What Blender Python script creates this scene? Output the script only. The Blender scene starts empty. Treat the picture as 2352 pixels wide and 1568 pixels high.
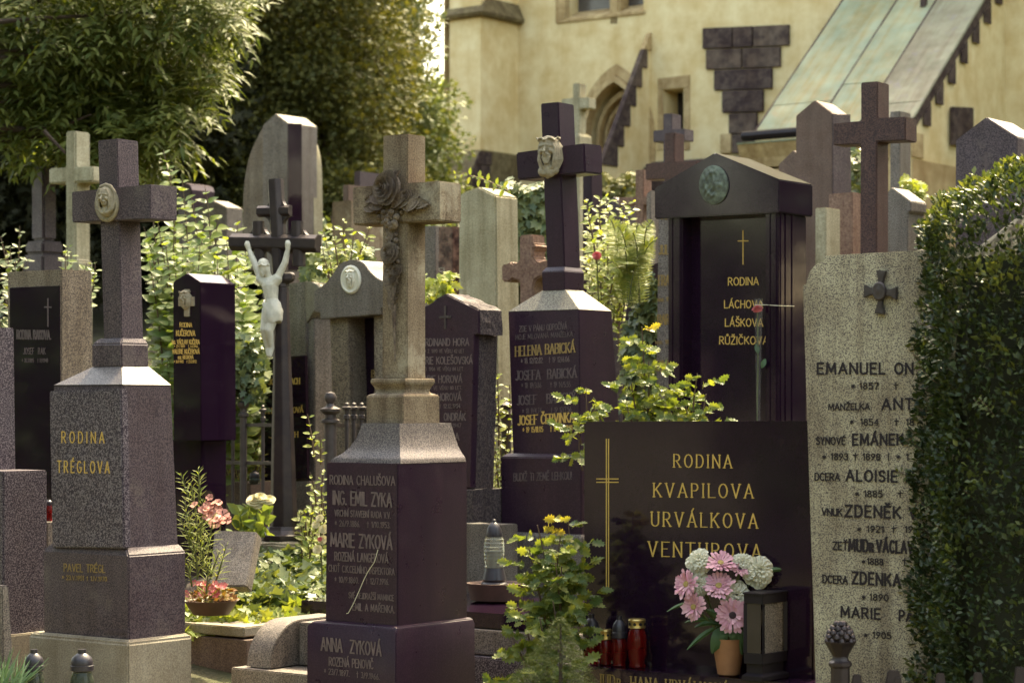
import bpy, bmesh, math, random, unicodedata
import numpy as np
from mathutils import Vector, Matrix, noise as mnoise
from mathutils.geometry import tessellate_polygon

random.seed(7); rng = np.random.default_rng(7)
R = math.radians
scene = bpy.context.scene
col = scene.collection

# ------------------------------------------------------------------ camera, sky, sun, exposure
F, CX, HY, EYE = 5200.0, 1176.0, 930.0, 1.6          # focal length / centre / horizon on a 2352 px wide frame
cam_d = bpy.data.cameras.new("camera"); cam = bpy.data.objects.new("camera", cam_d); col.objects.link(cam)
cam.location = (0, 0, EYE); cam.rotation_euler = (R(90), 0, 0)
cam_d.sensor_width = 36; cam_d.lens = 36 * F / 2352; cam_d.shift_y = (HY - 784) / 2352
cam_d.clip_end = 2000; cam_d.clip_start = 0.1
cam_d.dof.use_dof = True; cam_d.dof.focus_distance = 10.6; cam_d.dof.aperture_fstop = 4.0
scene.camera = cam

SUN_EL, SUN_AZ = 58.0, 30.0                            # behind the graves, a little to the right
world = bpy.data.worlds.new("World"); scene.world = world; world.use_nodes = True
wn = world.node_tree; bg = wn.nodes["Background"]
sky = wn.nodes.new("ShaderNodeTexSky"); sky.sky_type = 'NISHITA'; sky.sun_disc = False
sky.sun_elevation = R(SUN_EL); sky.sun_rotation = R(SUN_AZ); sky.dust_density = 4.0; sky.ozone_density = 0.4; sky.air_density = 1.2
tint = wn.nodes.new("ShaderNodeMix"); tint.data_type = 'RGBA'; tint.blend_type = 'MULTIPLY'; tint.inputs[0].default_value = 1.0
tint.inputs[7].default_value = (1.0, 0.865, 0.655, 1)
wn.links.new(sky.outputs[0], tint.inputs[6]); wn.links.new(tint.outputs[2], bg.inputs[0])
bg.inputs[1].default_value = 0.15
sun_d = bpy.data.lights.new("sun", 'SUN'); sun = bpy.data.objects.new("sun", sun_d); col.objects.link(sun)
sun_d.energy = 2.0; sun_d.angle = R(1.5); sun_d.color = (1.0, 0.90, 0.58)
sd = Vector((math.sin(R(SUN_AZ)) * math.cos(R(SUN_EL)), math.cos(R(SUN_AZ)) * math.cos(R(SUN_EL)), math.sin(R(SUN_EL))))
sun.rotation_euler = sd.to_track_quat('Z', 'Y').to_euler(); sun.location = sd * 60
vs = scene.view_settings; vs.view_transform = 'Standard'; vs.look = 'None'; vs.gamma = 1.0; vs.use_curve_mapping = False
vs.exposure = 2.68
scene.cycles.max_bounces = 6; scene.cycles.transparent_max_bounces = 12; scene.cycles.caustics_reflective = False; scene.cycles.caustics_refractive = False
try: scene.cycles.use_denoising = True
except Exception: pass

# ------------------------------------------------------------------ materials
M = {}
def nt(name):
    m = bpy.data.materials.new(name); m.use_nodes = True; M[name] = m
    t = m.node_tree; return m, t, t.nodes["Principled BSDF"]
def rgb(c): return (c[0], c[1], c[2], 1)
def add(t, kind, **kw):
    n = t.nodes.new(kind)
    for k, v in kw.items():
        if k.startswith("i"): n.inputs[int(k[1:])].default_value = v
        else: setattr(n, k, v)
    return n
def mixc(t, fac, a, b, mode='MIX'):
    n = t.nodes.new("ShaderNodeMix"); n.data_type = 'RGBA'; n.blend_type = mode
    for idx, v in ((0, fac), (6, a), (7, b)):
        if isinstance(v, (int, float)): n.inputs[idx].default_value = v
        elif isinstance(v, tuple): n.inputs[idx].default_value = rgb(v)
        else: t.links.new(v, n.inputs[idx])
    return n.outputs[2]
def ramp(t, src, stops):
    n = t.nodes.new("ShaderNodeValToRGB"); cr = n.color_ramp
    while len(cr.elements) < len(stops): cr.elements.new(0.5)
    for e, (p, c) in zip(cr.elements, stops):
        e.position = p; e.color = rgb(c) if not isinstance(c, float) else (c, c, c, 1)
    t.links.new(src, n.inputs[0]); return n.outputs[0]
def tex(t, scale, detail=3, rough=0.6, stretch=None, coord='Object'):
    tc = t.nodes.new("ShaderNodeTexCoord"); src = tc.outputs[coord]
    if stretch:
        mp = t.nodes.new("ShaderNodeMapping"); mp.inputs['Scale'].default_value = stretch
        t.links.new(src, mp.inputs[0]); src = mp.outputs[0]
    n = t.nodes.new("ShaderNodeTexNoise"); n.inputs['Scale'].default_value = scale; n.inputs['Detail'].default_value = detail
    n.inputs['Roughness'].default_value = rough; t.links.new(src, n.inputs['Vector']); return n.outputs['Fac']
def bump(t, p, src, strength, dist=0.01):
    b = t.nodes.new("ShaderNodeBump"); b.inputs['Strength'].default_value = strength; b.inputs['Distance'].default_value = dist
    t.links.new(src, b.inputs['Height']); t.links.new(b.outputs[0], p.inputs['Normal'])
def granite(name, dark, light, scale=230, *a_, streakvec=(16, 16, 1.1), **k_):
    return granite_(name, dark, light, scale, *a_, streakvec=streakvec, **k_)
def granite_(name, dark, light, scale=230, lo=0.42, hi=0.58, rough=0.5, stain=(0.5, 0.45, 0.4), stain_amt=0.35, streak=0.25, bmp=0.15, spec=0.5, mid=None, patch=None, streakvec=(16, 16, 1.1)):
    m, t, p = nt(name)
    n = tex(t, scale, 2, 0.7)
    stops = [(lo, dark), (hi, light)] if mid is None else [(lo, dark), ((lo + hi) / 2, mid), (hi, light)]
    c = ramp(t, n, stops)
    big = ramp(t, tex(t, 2.6, 5, 0.65), [(0.38, 1.0), (0.66, 0.0)])
    mm = t.nodes.new("ShaderNodeMath"); mm.operation = 'MULTIPLY'; mm.inputs[1].default_value = stain_amt; t.links.new(big, mm.inputs[0])
    c = mixc(t, mm.outputs[0], c, stain, 'MULTIPLY')
    if streak:
        s = ramp(t, tex(t, 1.0, 4, 0.6, streakvec), [(0.45, 0.0), (0.68, 1.0)])
        m2 = t.nodes.new("ShaderNodeMath"); m2.operation = 'MULTIPLY'; m2.inputs[1].default_value = streak; t.links.new(s, m2.inputs[0])
        c = mixc(t, m2.outputs[0], c, stain, 'MULTIPLY')
    if patch:
        s = ramp(t, tex(t, 5.0, 6, 0.7), [(0.56, 0.0), (0.66, 1.0)])
        m2 = t.nodes.new("ShaderNodeMath"); m2.operation = 'MULTIPLY'; m2.inputs[1].default_value = patch[1]; t.links.new(s, m2.inputs[0])
        c = mixc(t, m2.outputs[0], c, patch[0])
    t.links.new(c, p.inputs['Base Color'])
    rr = ramp(t, tex(t, 9, 4), [(0.3, rough * 0.8), (0.7, min(1.0, rough * 1.25))]); t.links.new(rr, p.inputs['Roughness'])
    p.inputs['Specular IOR Level'].default_value = spec
    if bmp: bump(t, p, n, bmp, 0.004)
    return m
def plain(name, c, rough=0.5, metal=0.0, var=0.25, scale=20, bmp=0.0, spec=0.5, var_c=None):
    m, t, p = nt(name)
    f = ramp(t, tex(t, scale, 4), [(0.3, 0.0), (0.7, 1.0)])
    c2 = var_c or tuple(x * (1 - var) for x in c)
    t.links.new(mixc(t, f, c, c2), p.inputs['Base Color'])
    p.inputs['Roughness'].default_value = rough; p.inputs['Metallic'].default_value = metal; p.inputs['Specular IOR Level'].default_value = spec
    if bmp: bump(t, p, tex(t, scale * 3, 4), bmp)
    return m
def leafmat(name, c1, c2, trans=0.35, rough=0.45, tc=None, spec=0.4):
    m, t, p = nt(name)
    at = add(t, "ShaderNodeAttribute", attribute_name="rnd"); oi = t.nodes.new("ShaderNodeObjectInfo")
    a = t.nodes.new("ShaderNodeMath"); a.operation = 'ADD'; t.links.new(at.outputs['Fac'], a.inputs[0]); t.links.new(oi.outputs['Random'], a.inputs[1])
    f = t.nodes.new("ShaderNodeMath"); f.operation = 'FRACT'; t.links.new(a.outputs[0], f.inputs[0])
    c = mixc(t, f.outputs[0], c1, c2)
    t.links.new(c, p.inputs['Base Color']); p.inputs['Roughness'].default_value = rough; p.inputs['Specular IOR Level'].default_value = spec
    if trans:
        tr = t.nodes.new("ShaderNodeBsdfTranslucent"); tcx = tc or (1.6, 1.5, 0.5)
        t.links.new(mixc(t, 1.0, c, tcx, 'MULTIPLY'), tr.inputs[0])
        mx = t.nodes.new("ShaderNodeMixShader"); mx.inputs[0].default_value = trans
        t.links.new(p.outputs[0], mx.inputs[1]); t.links.new(tr.outputs[0], mx.inputs[2])
        t.links.new(mx.outputs[0], t.nodes["Material Output"].inputs[0])
    return m
def glassy(name, c, rough=0.08, trans=0.7, alpha=1.0):
    m, t, p = nt(name)
    p.inputs['Base Color'].default_value = rgb(c); p.inputs['Roughness'].default_value = rough
    p.inputs['Transmission Weight'].default_value = trans; p.inputs['IOR'].default_value = 1.3; p.inputs['Alpha'].default_value = alpha
    return m

BLK = (0.0125, 0.0044, 0.0140)
granite('black', BLK, (0.022, 0.0100, 0.0235), 300, 0.45, 0.75, rough=0.085, stain=(0.6, 0.5, 0.5), stain_amt=0.3, streak=0.1, bmp=0.0, spec=0.4, patch=((0.040, 0.025, 0.036), 0.16))
granite('black_matt', (0.0160, 0.0066, 0.0168), (0.037, 0.020, 0.035), 150, 0.42, 0.75, rough=0.32, stain=(1.7, 1.6, 1.4), stain_amt=0.35, streak=0.4, bmp=0.05, spec=0.4)
granite('granite_dark', (0.020, 0.011, 0.025), (0.23, 0.20, 0.215), 150, 0.46, 0.60, rough=0.45, stain=(0.6, 0.5, 0.5), stain_amt=0.35, streak=0.15, bmp=0.1)
granite('granite_purple', (0.028, 0.0165, 0.030), (0.155, 0.122, 0.125), 160, 0.42, 0.62, rough=0.5, stain=(0.55, 0.45, 0.47), stain_amt=0.5, streak=0.45, bmp=0.12, patch=((0.16, 0.135, 0.115), 0.3))
granite('granite_sky_lit', (0.045, 0.034, 0.04), (0.22, 0.19, 0.17), 170, 0.40, 0.64, rough=0.36, stain=(0.55, 0.5, 0.5), stain_amt=0.4, streak=0.3, bmp=0.05)  # lighter copy of the dark granite, sky light painted into its colour
granite('granite_lit_top', (0.10, 0.085, 0.07), (0.36, 0.32, 0.23), 160, 0.40, 0.64, rough=0.6, bmp=0.15, stain_amt=0.3)  # lighter granite for upward faces, daylight painted into the colour
granite('granite_grey', (0.07, 0.058, 0.058), (0.29, 0.255, 0.215), 150, 0.38, 0.62, rough=0.55, stain=(0.5, 0.44, 0.38), stain_amt=0.55, streak=0.5)
granite('granite_tan', (0.08, 0.06, 0.05), (0.36, 0.30, 0.215), 130, 0.38, 0.62, rough=0.6, stain=(0.45, 0.38, 0.32), stain_amt=0.6, streak=0.5)
granite('granite_light', (0.11, 0.085, 0.085), (0.60, 0.54, 0.37), 190, 0.40, 0.54, rough=0.6, stain=(0.42, 0.35, 0.33), stain_amt=0.75, streak=0.6, bmp=0.2)
granite('granite_red', (0.028, 0.013, 0.015), (0.13, 0.068, 0.055), 150, 0.40, 0.64, rough=0.5, stain=(0.6, 0.5, 0.5), stain_amt=0.5, streak=0.3)
granite('rough_dark', (0.02, 0.011, 0.018), (0.11, 0.085, 0.08), 90, 0.40, 0.66, rough=0.8, stain_amt=0.3, bmp=1.0)
granite('sandstone', (0.17, 0.13, 0.085), (0.37, 0.305, 0.20), 130, 0.36, 0.64, rough=0.85, stain=(0.38, 0.30, 0.25), stain_amt=0.75, streak=0.7, bmp=0.35, patch=((0.44, 0.40, 0.29), 0.45))
granite('sandstone_pale', (0.33, 0.30, 0.20), (0.50, 0.46, 0.33), 80, 0.35, 0.65, rough=0.85, stain=(0.5, 0.46, 0.36), stain_amt=0.6, streak=0.6, bmp=0.3)
granite('sandstone_brown', (0.17, 0.10, 0.075), (0.32, 0.21, 0.15), 60, 0.35, 0.65, rough=0.85, stain=(0.5, 0.4, 0.35), stain_amt=0.6, streak=0.4, bmp=0.3)
granite('cast_stone', (0.30, 0.265, 0.185), (0.42, 0.375, 0.265), 60, 0.35, 0.65, rough=0.8, stain=(0.35, 0.28, 0.22), stain_amt=0.5, streak=0.0, bmp=0.2)
granite('carving', (0.13, 0.10, 0.075), (0.27, 0.215, 0.15), 90, 0.35, 0.65, rough=0.85, stain=(0.3, 0.22, 0.2), stain_amt=0.85, streak=0.3, bmp=0.4)
granite('concrete', (0.24, 0.21, 0.16), (0.40, 0.36, 0.27), 140, 0.36, 0.64, rough=0.85, stain=(0.5, 0.42, 0.35), stain_amt=0.6, streak=0.3, bmp=0.3)
granite('brown_stone', (0.09, 0.055, 0.045), (0.21, 0.145, 0.11), 160, 0.36, 0.64, rough=0.7, stain_amt=0.5, streak=0.3, bmp=0.3)
granite('marble_brown', (0.05, 0.022, 0.022), (0.22, 0.13, 0.10), 14, 0.40, 0.62, rough=0.3, stain_amt=0.4, streak=0.5, bmp=0)
granite('plaster', (0.71, 0.59, 0.34), (0.80, 0.69, 0.43), 2.2, 0.35, 0.65, rough=0.9, stain=(0.78, 0.68, 0.52), stain_amt=0.75, streak=0.35, streakvec=(3.2, 3.2, 0.3), bmp=0.0, spec=0.1)
granite('plaster_dark', (0.46, 0.35, 0.18), (0.60, 0.47, 0.26), 2.2, 0.35, 0.65, rough=0.9, stain=(0.62, 0.5, 0.42), stain_amt=0.6, streak=0.6, streakvec=(3, 3, 0.4), bmp=0.0, spec=0.1)
granite('window_stone', (0.42, 0.31, 0.165), (0.58, 0.45, 0.25), 8, 0.35, 0.65, rough=0.9, stain=(0.6, 0.52, 0.42), stain_amt=0.6, streak=0.4, bmp=0.1, spec=0.1)
granite('church_stone', (0.05, 0.035, 0.036), (0.125, 0.095, 0.08), 9, 0.35, 0.65, rough=0.9, stain=(0.6, 0.5, 0.5), stain_amt=0.6, streak=0.2, bmp=0.3, spec=0.1)
granite('church_stone_pale', (0.075, 0.056, 0.05), (0.17, 0.13, 0.10), 6, 0.35, 0.65, rough=0.9, stain=(0.6, 0.5, 0.5), stain_amt=0.6, streak=0.3, bmp=0.3, spec=0.1)
granite('church_stone_olive', (0.13, 0.10, 0.055), (0.22, 0.18, 0.10), 9, 0.35, 0.65, rough=0.9, stain_amt=0.5, streak=0.2, bmp=0.2, spec=0.1)
granite('copper', (0.16, 0.22, 0.16), (0.28, 0.32, 0.215), 1.6, 0.3, 0.7, rough=0.65, stain=(0.95, 0.72, 0.45), stain_amt=0.6, streak=0.9, streakvec=(9, .5, .5), bmp=0.0, patch=((0.30, 0.20, 0.09), 0.35))
granite('copper_worn', (0.15, 0.155, 0.10), (0.24, 0.25, 0.165), 1.8, 0.3, 0.7, rough=0.6, stain=(0.7, 0.6, 0.55), stain_amt=0.7, streak=0.9, streakvec=(9, .5, .5), bmp=0.0, patch=((0.14, 0.13, 0.15), 0.5))
plain('gold', (0.66, 0.44, 0.115), 0.4, 0.1, 0.2, 60)
plain('gold_dull', (0.36, 0.245, 0.085), 0.55, 0.1, 0.4, 40)
plain('letter_grey', (0.17, 0.125, 0.12), 0.7, 0, 0.45, 25)
plain('letter_faint', (0.135, 0.10, 0.10), 0.7, 0, 0.5, 25)
plain('letter_dark', (0.014, 0.007, 0.012), 0.7, 0, 0.3, 30)
plain('letter_white', (0.50, 0.46, 0.38), 0.6, 0, 0.3, 30)
plain('iron', (0.020, 0.013, 0.018), 0.42, 0.3, 0.5, 12, 0.15, var_c=(0.045, 0.032, 0.03))
plain('iron_grey', (0.085, 0.068, 0.066), 0.5, 0.3, 0.4, 25, 0.2)
plain('lantern_black', (0.012, 0.008, 0.012), 0.5, 0.0, 0.3, 20, spec=0.3)
plain('plastic_dark', (0.030, 0.026, 0.034), 0.35, 0, 0.3, 20)
plain('cap_gold', (0.62, 0.44, 0.15), 0.3, 0.8, 0.25, 30)
plain('bronze_green', (0.16, 0.195, 0.145), 0.6, 0.3, 0.5, 40, 0.2, var_c=(0.055, 0.06, 0.05))
plain('white_paint', (0.68, 0.645, 0.525), 0.55, 0, 0.3, 22, 0.25)
plain('porcelain', (0.72, 0.69, 0.56), 0.35, 0, 0.1, 10)
plain('terracotta', (0.40, 0.185, 0.085), 0.6, 0, 0.3, 9, 0.05)
plain('bowl_brown', (0.10, 0.05, 0.038), 0.55, 0, 0.35, 12)
plain('soil', (0.05, 0.034, 0.024), 0.95, 0, 0.5, 40, 0.6)
plain('bark', (0.075, 0.05, 0.038), 0.9, 0, 0.5, 30, 0.8)
plain('stem_green', (0.10, 0.12, 0.035), 0.6, 0, 0.3, 30)
plain('stem_brown', (0.11, 0.07, 0.045), 0.7, 0, 0.3, 30)
plain('pink', (0.60, 0.27, 0.37), 0.6, 0, 0.4, 12, var_c=(0.70, 0.43, 0.46))
plain('pink_pale', (0.68, 0.40, 0.44), 0.6, 0, 0.4, 14, var_c=(0.52, 0.20, 0.30))
plain('pink_core', (0.035, 0.016, 0.02), 0.8, 0, 0.4, 60)
plain('yellow_core', (0.45, 0.33, 0.10), 0.8, 0, 0.4, 60)
plain('white_petal', (0.74, 0.72, 0.58), 0.7, 0, 0.12, 20)
plain('cream_petal', (0.68, 0.62, 0.36), 0.7, 0, 0.2, 20)
plain('red_petal', (0.48, 0.04, 0.05), 0.55, 0, 0.3, 30, var_c=(0.62, 0.22, 0.20))
plain('salmon_petal', (0.62, 0.27, 0.20), 0.6, 0, 0.3, 30)
plain('candle', (0.72, 0.66, 0.45), 0.5, 0, 0.1, 9)
plain('candle_red', (0.42, 0.03, 0.02), 0.4, 0, 0.3, 14)
plain('window_dark', (0.035, 0.028, 0.028), 0.2, 0, 0.4, 6)
plain('pane_grey', (0.13, 0.115, 0.10), 0.25, 0, 0.5, 2.0, var_c=(0.05, 0.042, 0.04))
plain('string', (0.66, 0.62, 0.45), 0.6, 0, 0.1, 20)
granite('textured_glass', (0.05, 0.042, 0.04), (0.34, 0.29, 0.24), 260, 0.42, 0.60, rough=0.25, stain_amt=0.1, streak=0, bmp=0.6)
glassy('red_glass', (0.32, 0.012, 0.012), 0.06, 0.75)
glassy('clear_glass', (0.86, 0.88, 0.72), 0.12, 0.8)
glassy('dark_glass', (0.10, 0.12, 0.09), 0.08, 0.7)
glassy('cellophane', (0.9, 0.9, 0.88), 0.12, 0.9, 0.28)
leafmat('leaf_ash', (0.060, 0.085, 0.022), (0.175, 0.185, 0.050), 0.38, 0.5, (1.4, 1.5, .5), .28)
leafmat('leaf_lilac', (0.085, 0.135, 0.045), (0.19, 0.235, 0.07), 0.40)
leafmat('leaf_ivy', (0.065, 0.10, 0.045), (0.19, 0.215, 0.09), 0.22, 0.4)
leafmat('leaf_box', (0.016, 0.028, 0.013), (0.062, 0.085, 0.03), 0.25, 0.38)  # box leaf colour lowered to carry the shade of the hedge front
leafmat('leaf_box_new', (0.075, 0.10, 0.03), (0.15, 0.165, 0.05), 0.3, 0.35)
leafmat('leaf_mahonia', (0.070, 0.11, 0.030), (0.22, 0.245, 0.055), 0.38, 0.42, spec=0.35)
leafmat('leaf_young', (0.26, 0.19, 0.035), (0.30, 0.29, 0.06), 0.35, 0.35)
leafmat('leaf_bright', (0.15, 0.205, 0.04), (0.30, 0.32, 0.075), 0.45)
leafmat('leaf_conifer', (0.055, 0.062, 0.018), (0.135, 0.130, 0.036), 0.25, 0.6, spec=0.2)
leafmat('leaf_dwarf', (0.03, 0.045, 0.02), (0.075, 0.095, 0.032), 0.2, 0.6, spec=0.2)
leafmat('leaf_spruce', (0.060, 0.085, 0.032), (0.16, 0.18, 0.06), 0.22, 0.55, spec=0.2)
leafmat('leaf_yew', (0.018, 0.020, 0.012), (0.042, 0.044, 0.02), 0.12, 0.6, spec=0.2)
leafmat('leaf_plain', (0.05, 0.10, 0.04), (0.10, 0.17, 0.07), 0.2, 0.5)
leafmat('leaf_begonia', (0.16, 0.14, 0.035), (0.26, 0.12, 0.05), 0.3, 0.35)

# ------------------------------------------------------------------ geometry helpers
def gz(y):                                              # the cemetery climbs away from the camera
    if y < 10: return 0.0
    if y < 36: return 0.17 * (y - 10)
    return 4.42 + 0.03 * (y - 36)
def W(px, py, D): return Vector(((px - CX) * D / F, D, EYE + (HY - py) * D / F))
UP = Vector((0, 0, 1))
class Face:
    def __init__(s, px, D, th=37.0):
        s.o = W(px, HY, D); s.u = Vector((math.cos(R(th)), -math.sin(R(th)), 0)); s.n = Vector((-math.sin(R(th)), -math.cos(R(th)), 0)); s.v = UP.copy()
    @staticmethod
    def pts(a, b, c):                                   # left-bottom, right-bottom, right-top
        f = Face.__new__(Face); f.o = b.copy(); f.u = (b - a).normalized(); v = (c - b); f.n = f.u.cross(v).normalized()
        if f.n.y > 0: f.n = -f.n
        f.v = f.n.cross(f.u).normalized()
        if f.v.z < 0: f.v = -f.v
        return f
    def hit(s, px, py, off=0.0):
        d = Vector(((px - CX) / F, 1.0, (HY - py) / F)); c = Vector((0, 0, EYE))
        return c + d * (((s.o + s.n * off - c).dot(s.n)) / d.dot(s.n))
    def g(s, px, sink=0.05):
        p = s.hit(px, HY); p.z = gz(p.y) - sink; return p
    def poly(s, pts): return [s.g(p[0]) if p[1] == 'g' else s.hit(p[0], p[1]) for p in pts]
    def back(s, d):
        f = Face.__new__(Face); f.o = s.o - s.n * d; f.u, f.n, f.v = s.u, s.n, s.v; return f
    def right(s, px, th_off=0):                         # the side face that meets this one along the edge at px
        f = Face.__new__(Face); f.o = s.hit(px, HY); f.u = -s.n; f.n = s.u; f.v = s.v; return f
    def mpp(s, px, py): return s.hit(px, py).y / F

def link(o): col.objects.link(o); return o
MATS = {}
def thing(name, label, cat, loc, rz=0.0, group=None):
    o = bpy.data.objects.new(name, None); link(o); o.location = loc; o.rotation_euler = (0, 0, rz); o.empty_display_size = 0.1
    o['label'] = label; o['category'] = cat
    if group: o['group'] = group
    MATS[o.name] = Matrix.Translation(loc) @ Matrix.Rotation(rz, 4, 'Z'); return o
def empty_part(name, parent, loc):
    o = bpy.data.objects.new(name, None); link(o); o.parent = parent; o.empty_display_size = 0.05
    mw = Matrix.Translation(loc); o.matrix_basis = MATS[parent.name].inverted() @ mw; MATS[o.name] = mw; return o
def tag(o, label=None, cat=None, group=None, kind=None):
    for k, v in (('label', label), ('category', cat), ('group', group), ('kind', kind)):
        if v: o[k] = v
    return o
class MB:
    def __init__(s): s.v = []; s.f = []
    def add(s, vs, fs):
        b = len(s.v); s.v += [Vector(v) for v in vs]; s.f += [[b + i for i in f] for f in fs]; return s
    def ringloft(s, rings, cap=True, closed=True):
        n = len(rings[0]); b = len(s.v)
        for r in rings: s.v += [Vector(p) for p in r]
        for k in range(len(rings) - 1):
            for i in range(n if closed else n - 1):
                j = (i + 1) % n; s.f.append([b + k * n + i, b + k * n + j, b + (k + 1) * n + j, b + (k + 1) * n + i])
        if cap: s.f.append([b + i for i in reversed(range(n))]); s.f.append([b + (len(rings) - 1) * n + i for i in range(n)])
        return s
    def prism(s, pts, vec):
        pts = [Vector(p) for p in pts]; return s.ringloft([pts, [p + vec for p in pts]])
    def box(s, c, dx, dy, dz, rz=0.0, top=1.0):
        u = Vector((math.cos(rz), math.sin(rz), 0)); w = Vector((-math.sin(rz), math.cos(rz), 0)); c = Vector(c)
        rr = []
        for z, k in ((0, 1.0), (dz, top)):
            rr.append([c + u * (a * dx / 2 * k) + w * (b * dy / 2 * k) + UP * z for a, b in ((-1, -1), (1, -1), (1, 1), (-1, 1))])
        return s.ringloft(rr)
    def lathe(s, c, prof, n=20, axis=UP, cap=True):
        c = Vector(c); q = Vector((0, 0, 1)).rotation_difference(axis)
        rings = [[c + q @ Vector((r * math.cos(2 * math.pi * i / n), r * math.sin(2 * math.pi * i / n), z)) for i in range(n)] for r, z in prof]
        return s.ringloft(rings, cap)
    def tube(s, path, r, n=6):
        path = [Vector(p) for p in path]; rings = []
        for i, p in enumerate(path):
            d = (path[min(i + 1, len(path) - 1)] - path[max(i - 1, 0)]).normalized()
            a = d.cross(UP if abs(d.z) < 0.95 else Vector((1, 0, 0))).normalized(); b = d.cross(a)
            rr = r[i] if isinstance(r, (list, tuple)) else r
            rings.append([p + a * (rr * math.cos(2 * math.pi * k / n)) + b * (rr * math.sin(2 * math.pi * k / n)) for k in range(n)])
        return s.ringloft(rings)
    def build(s, name, mat, parent=None, bevel=0.0, smooth=False, origin=None, seg=2, rough=0.0):
        if parent is not None: mi = MATS[parent.name].inverted()
        else: mi = Matrix.Translation(-Vector(origin if origin is not None else (0, 0, 0)))
        me = bpy.data.meshes.new(name); bm = bmesh.new()
        vv = [bm.verts.new(mi @ v) for v in s.v]
        for f in s.f:
            try: bm.faces.new([vv[i] for i in f])
            except ValueError: pass
        bmesh.ops.recalc_face_normals(bm, faces=bm.faces)
        if bevel > 0:
            es = [e for e in bm.edges if len(e.link_faces) == 2 and e.calc_face_angle(0) > R(25)]
            bmesh.ops.bevel(bm, geom=es, offset=bevel, segments=seg, affect='EDGES', clamp_overlap=True)
        if rough > 0:
            bmesh.ops.triangulate(bm, faces=[f for f in bm.faces if len(f.verts) > 4])
            for _ in range(3): bmesh.ops.subdivide_edges(bm, edges=[e for e in bm.edges if e.calc_length() > 0.035], cuts=1, use_grid_fill=True)
            bm.normal_update()
            for v in bm.verts: v.co += v.normal * (rough * mnoise.noise(v.co * 30))
        if smooth:
            for f in bm.faces: f.smooth = True
        bm.to_mesh(me); bm.free()
        if smooth: me.set_sharp_from_angle(angle=R(38))
        me.materials.append(M[mat] if isinstance(mat, str) else mat)
        o = bpy.data.objects.new(name, me); link(o)
        if parent is not None: o.parent = parent
        else: o.location = Vector(origin if origin is not None else (0, 0, 0))
        MATS[o.name] = MATS[parent.name] if parent is not None else Matrix.Translation(o.location)
        return o
TH = 37.0
def rect(y, xl, xe, xr, Dc, th=TH):
    c, s = math.cos(R(th)), math.sin(R(th)); Dn = Dc; tl, te, tr = (xl - CX) / F, (xe - CX) / F, (xr - CX) / F
    for _ in range(5):
        Xn = te * Dn; a = (Xn - tl * Dn) / (2 * (c + tl * s)); b = (tr * Dn - Xn) / (2 * (s - tr * c)); Dn = Dc - (a * s + b * c)
    C = Vector((Xn - (a * c - b * s), Dc, EYE + (HY - y) * Dn / F)); u = Vector((c, -s, 0)); n = Vector((-s, -c, 0))
    return [C - u * a + n * b, C + u * a + n * b, C + u * a - n * b, C - u * a - n * b]   # front-left, front-right (near), back-right, back-left
def loft(mb, rings, Dc, th=TH):
    rr = [rect(*r, Dc, th) for r in rings]; mb.ringloft(rr); return rr
def down(rr, y=None):                                   # continue a ring down to the ground
    return [Vector((p.x, p.y, gz(p.y) - 0.05)) for p in rr]
def ffront(lo, hi): return Face.pts(lo[0], lo[1], hi[1])
def base_of(px, D): return Vector(((px - CX) * D / F, D, gz(D)))
RZ = -R(TH)

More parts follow.
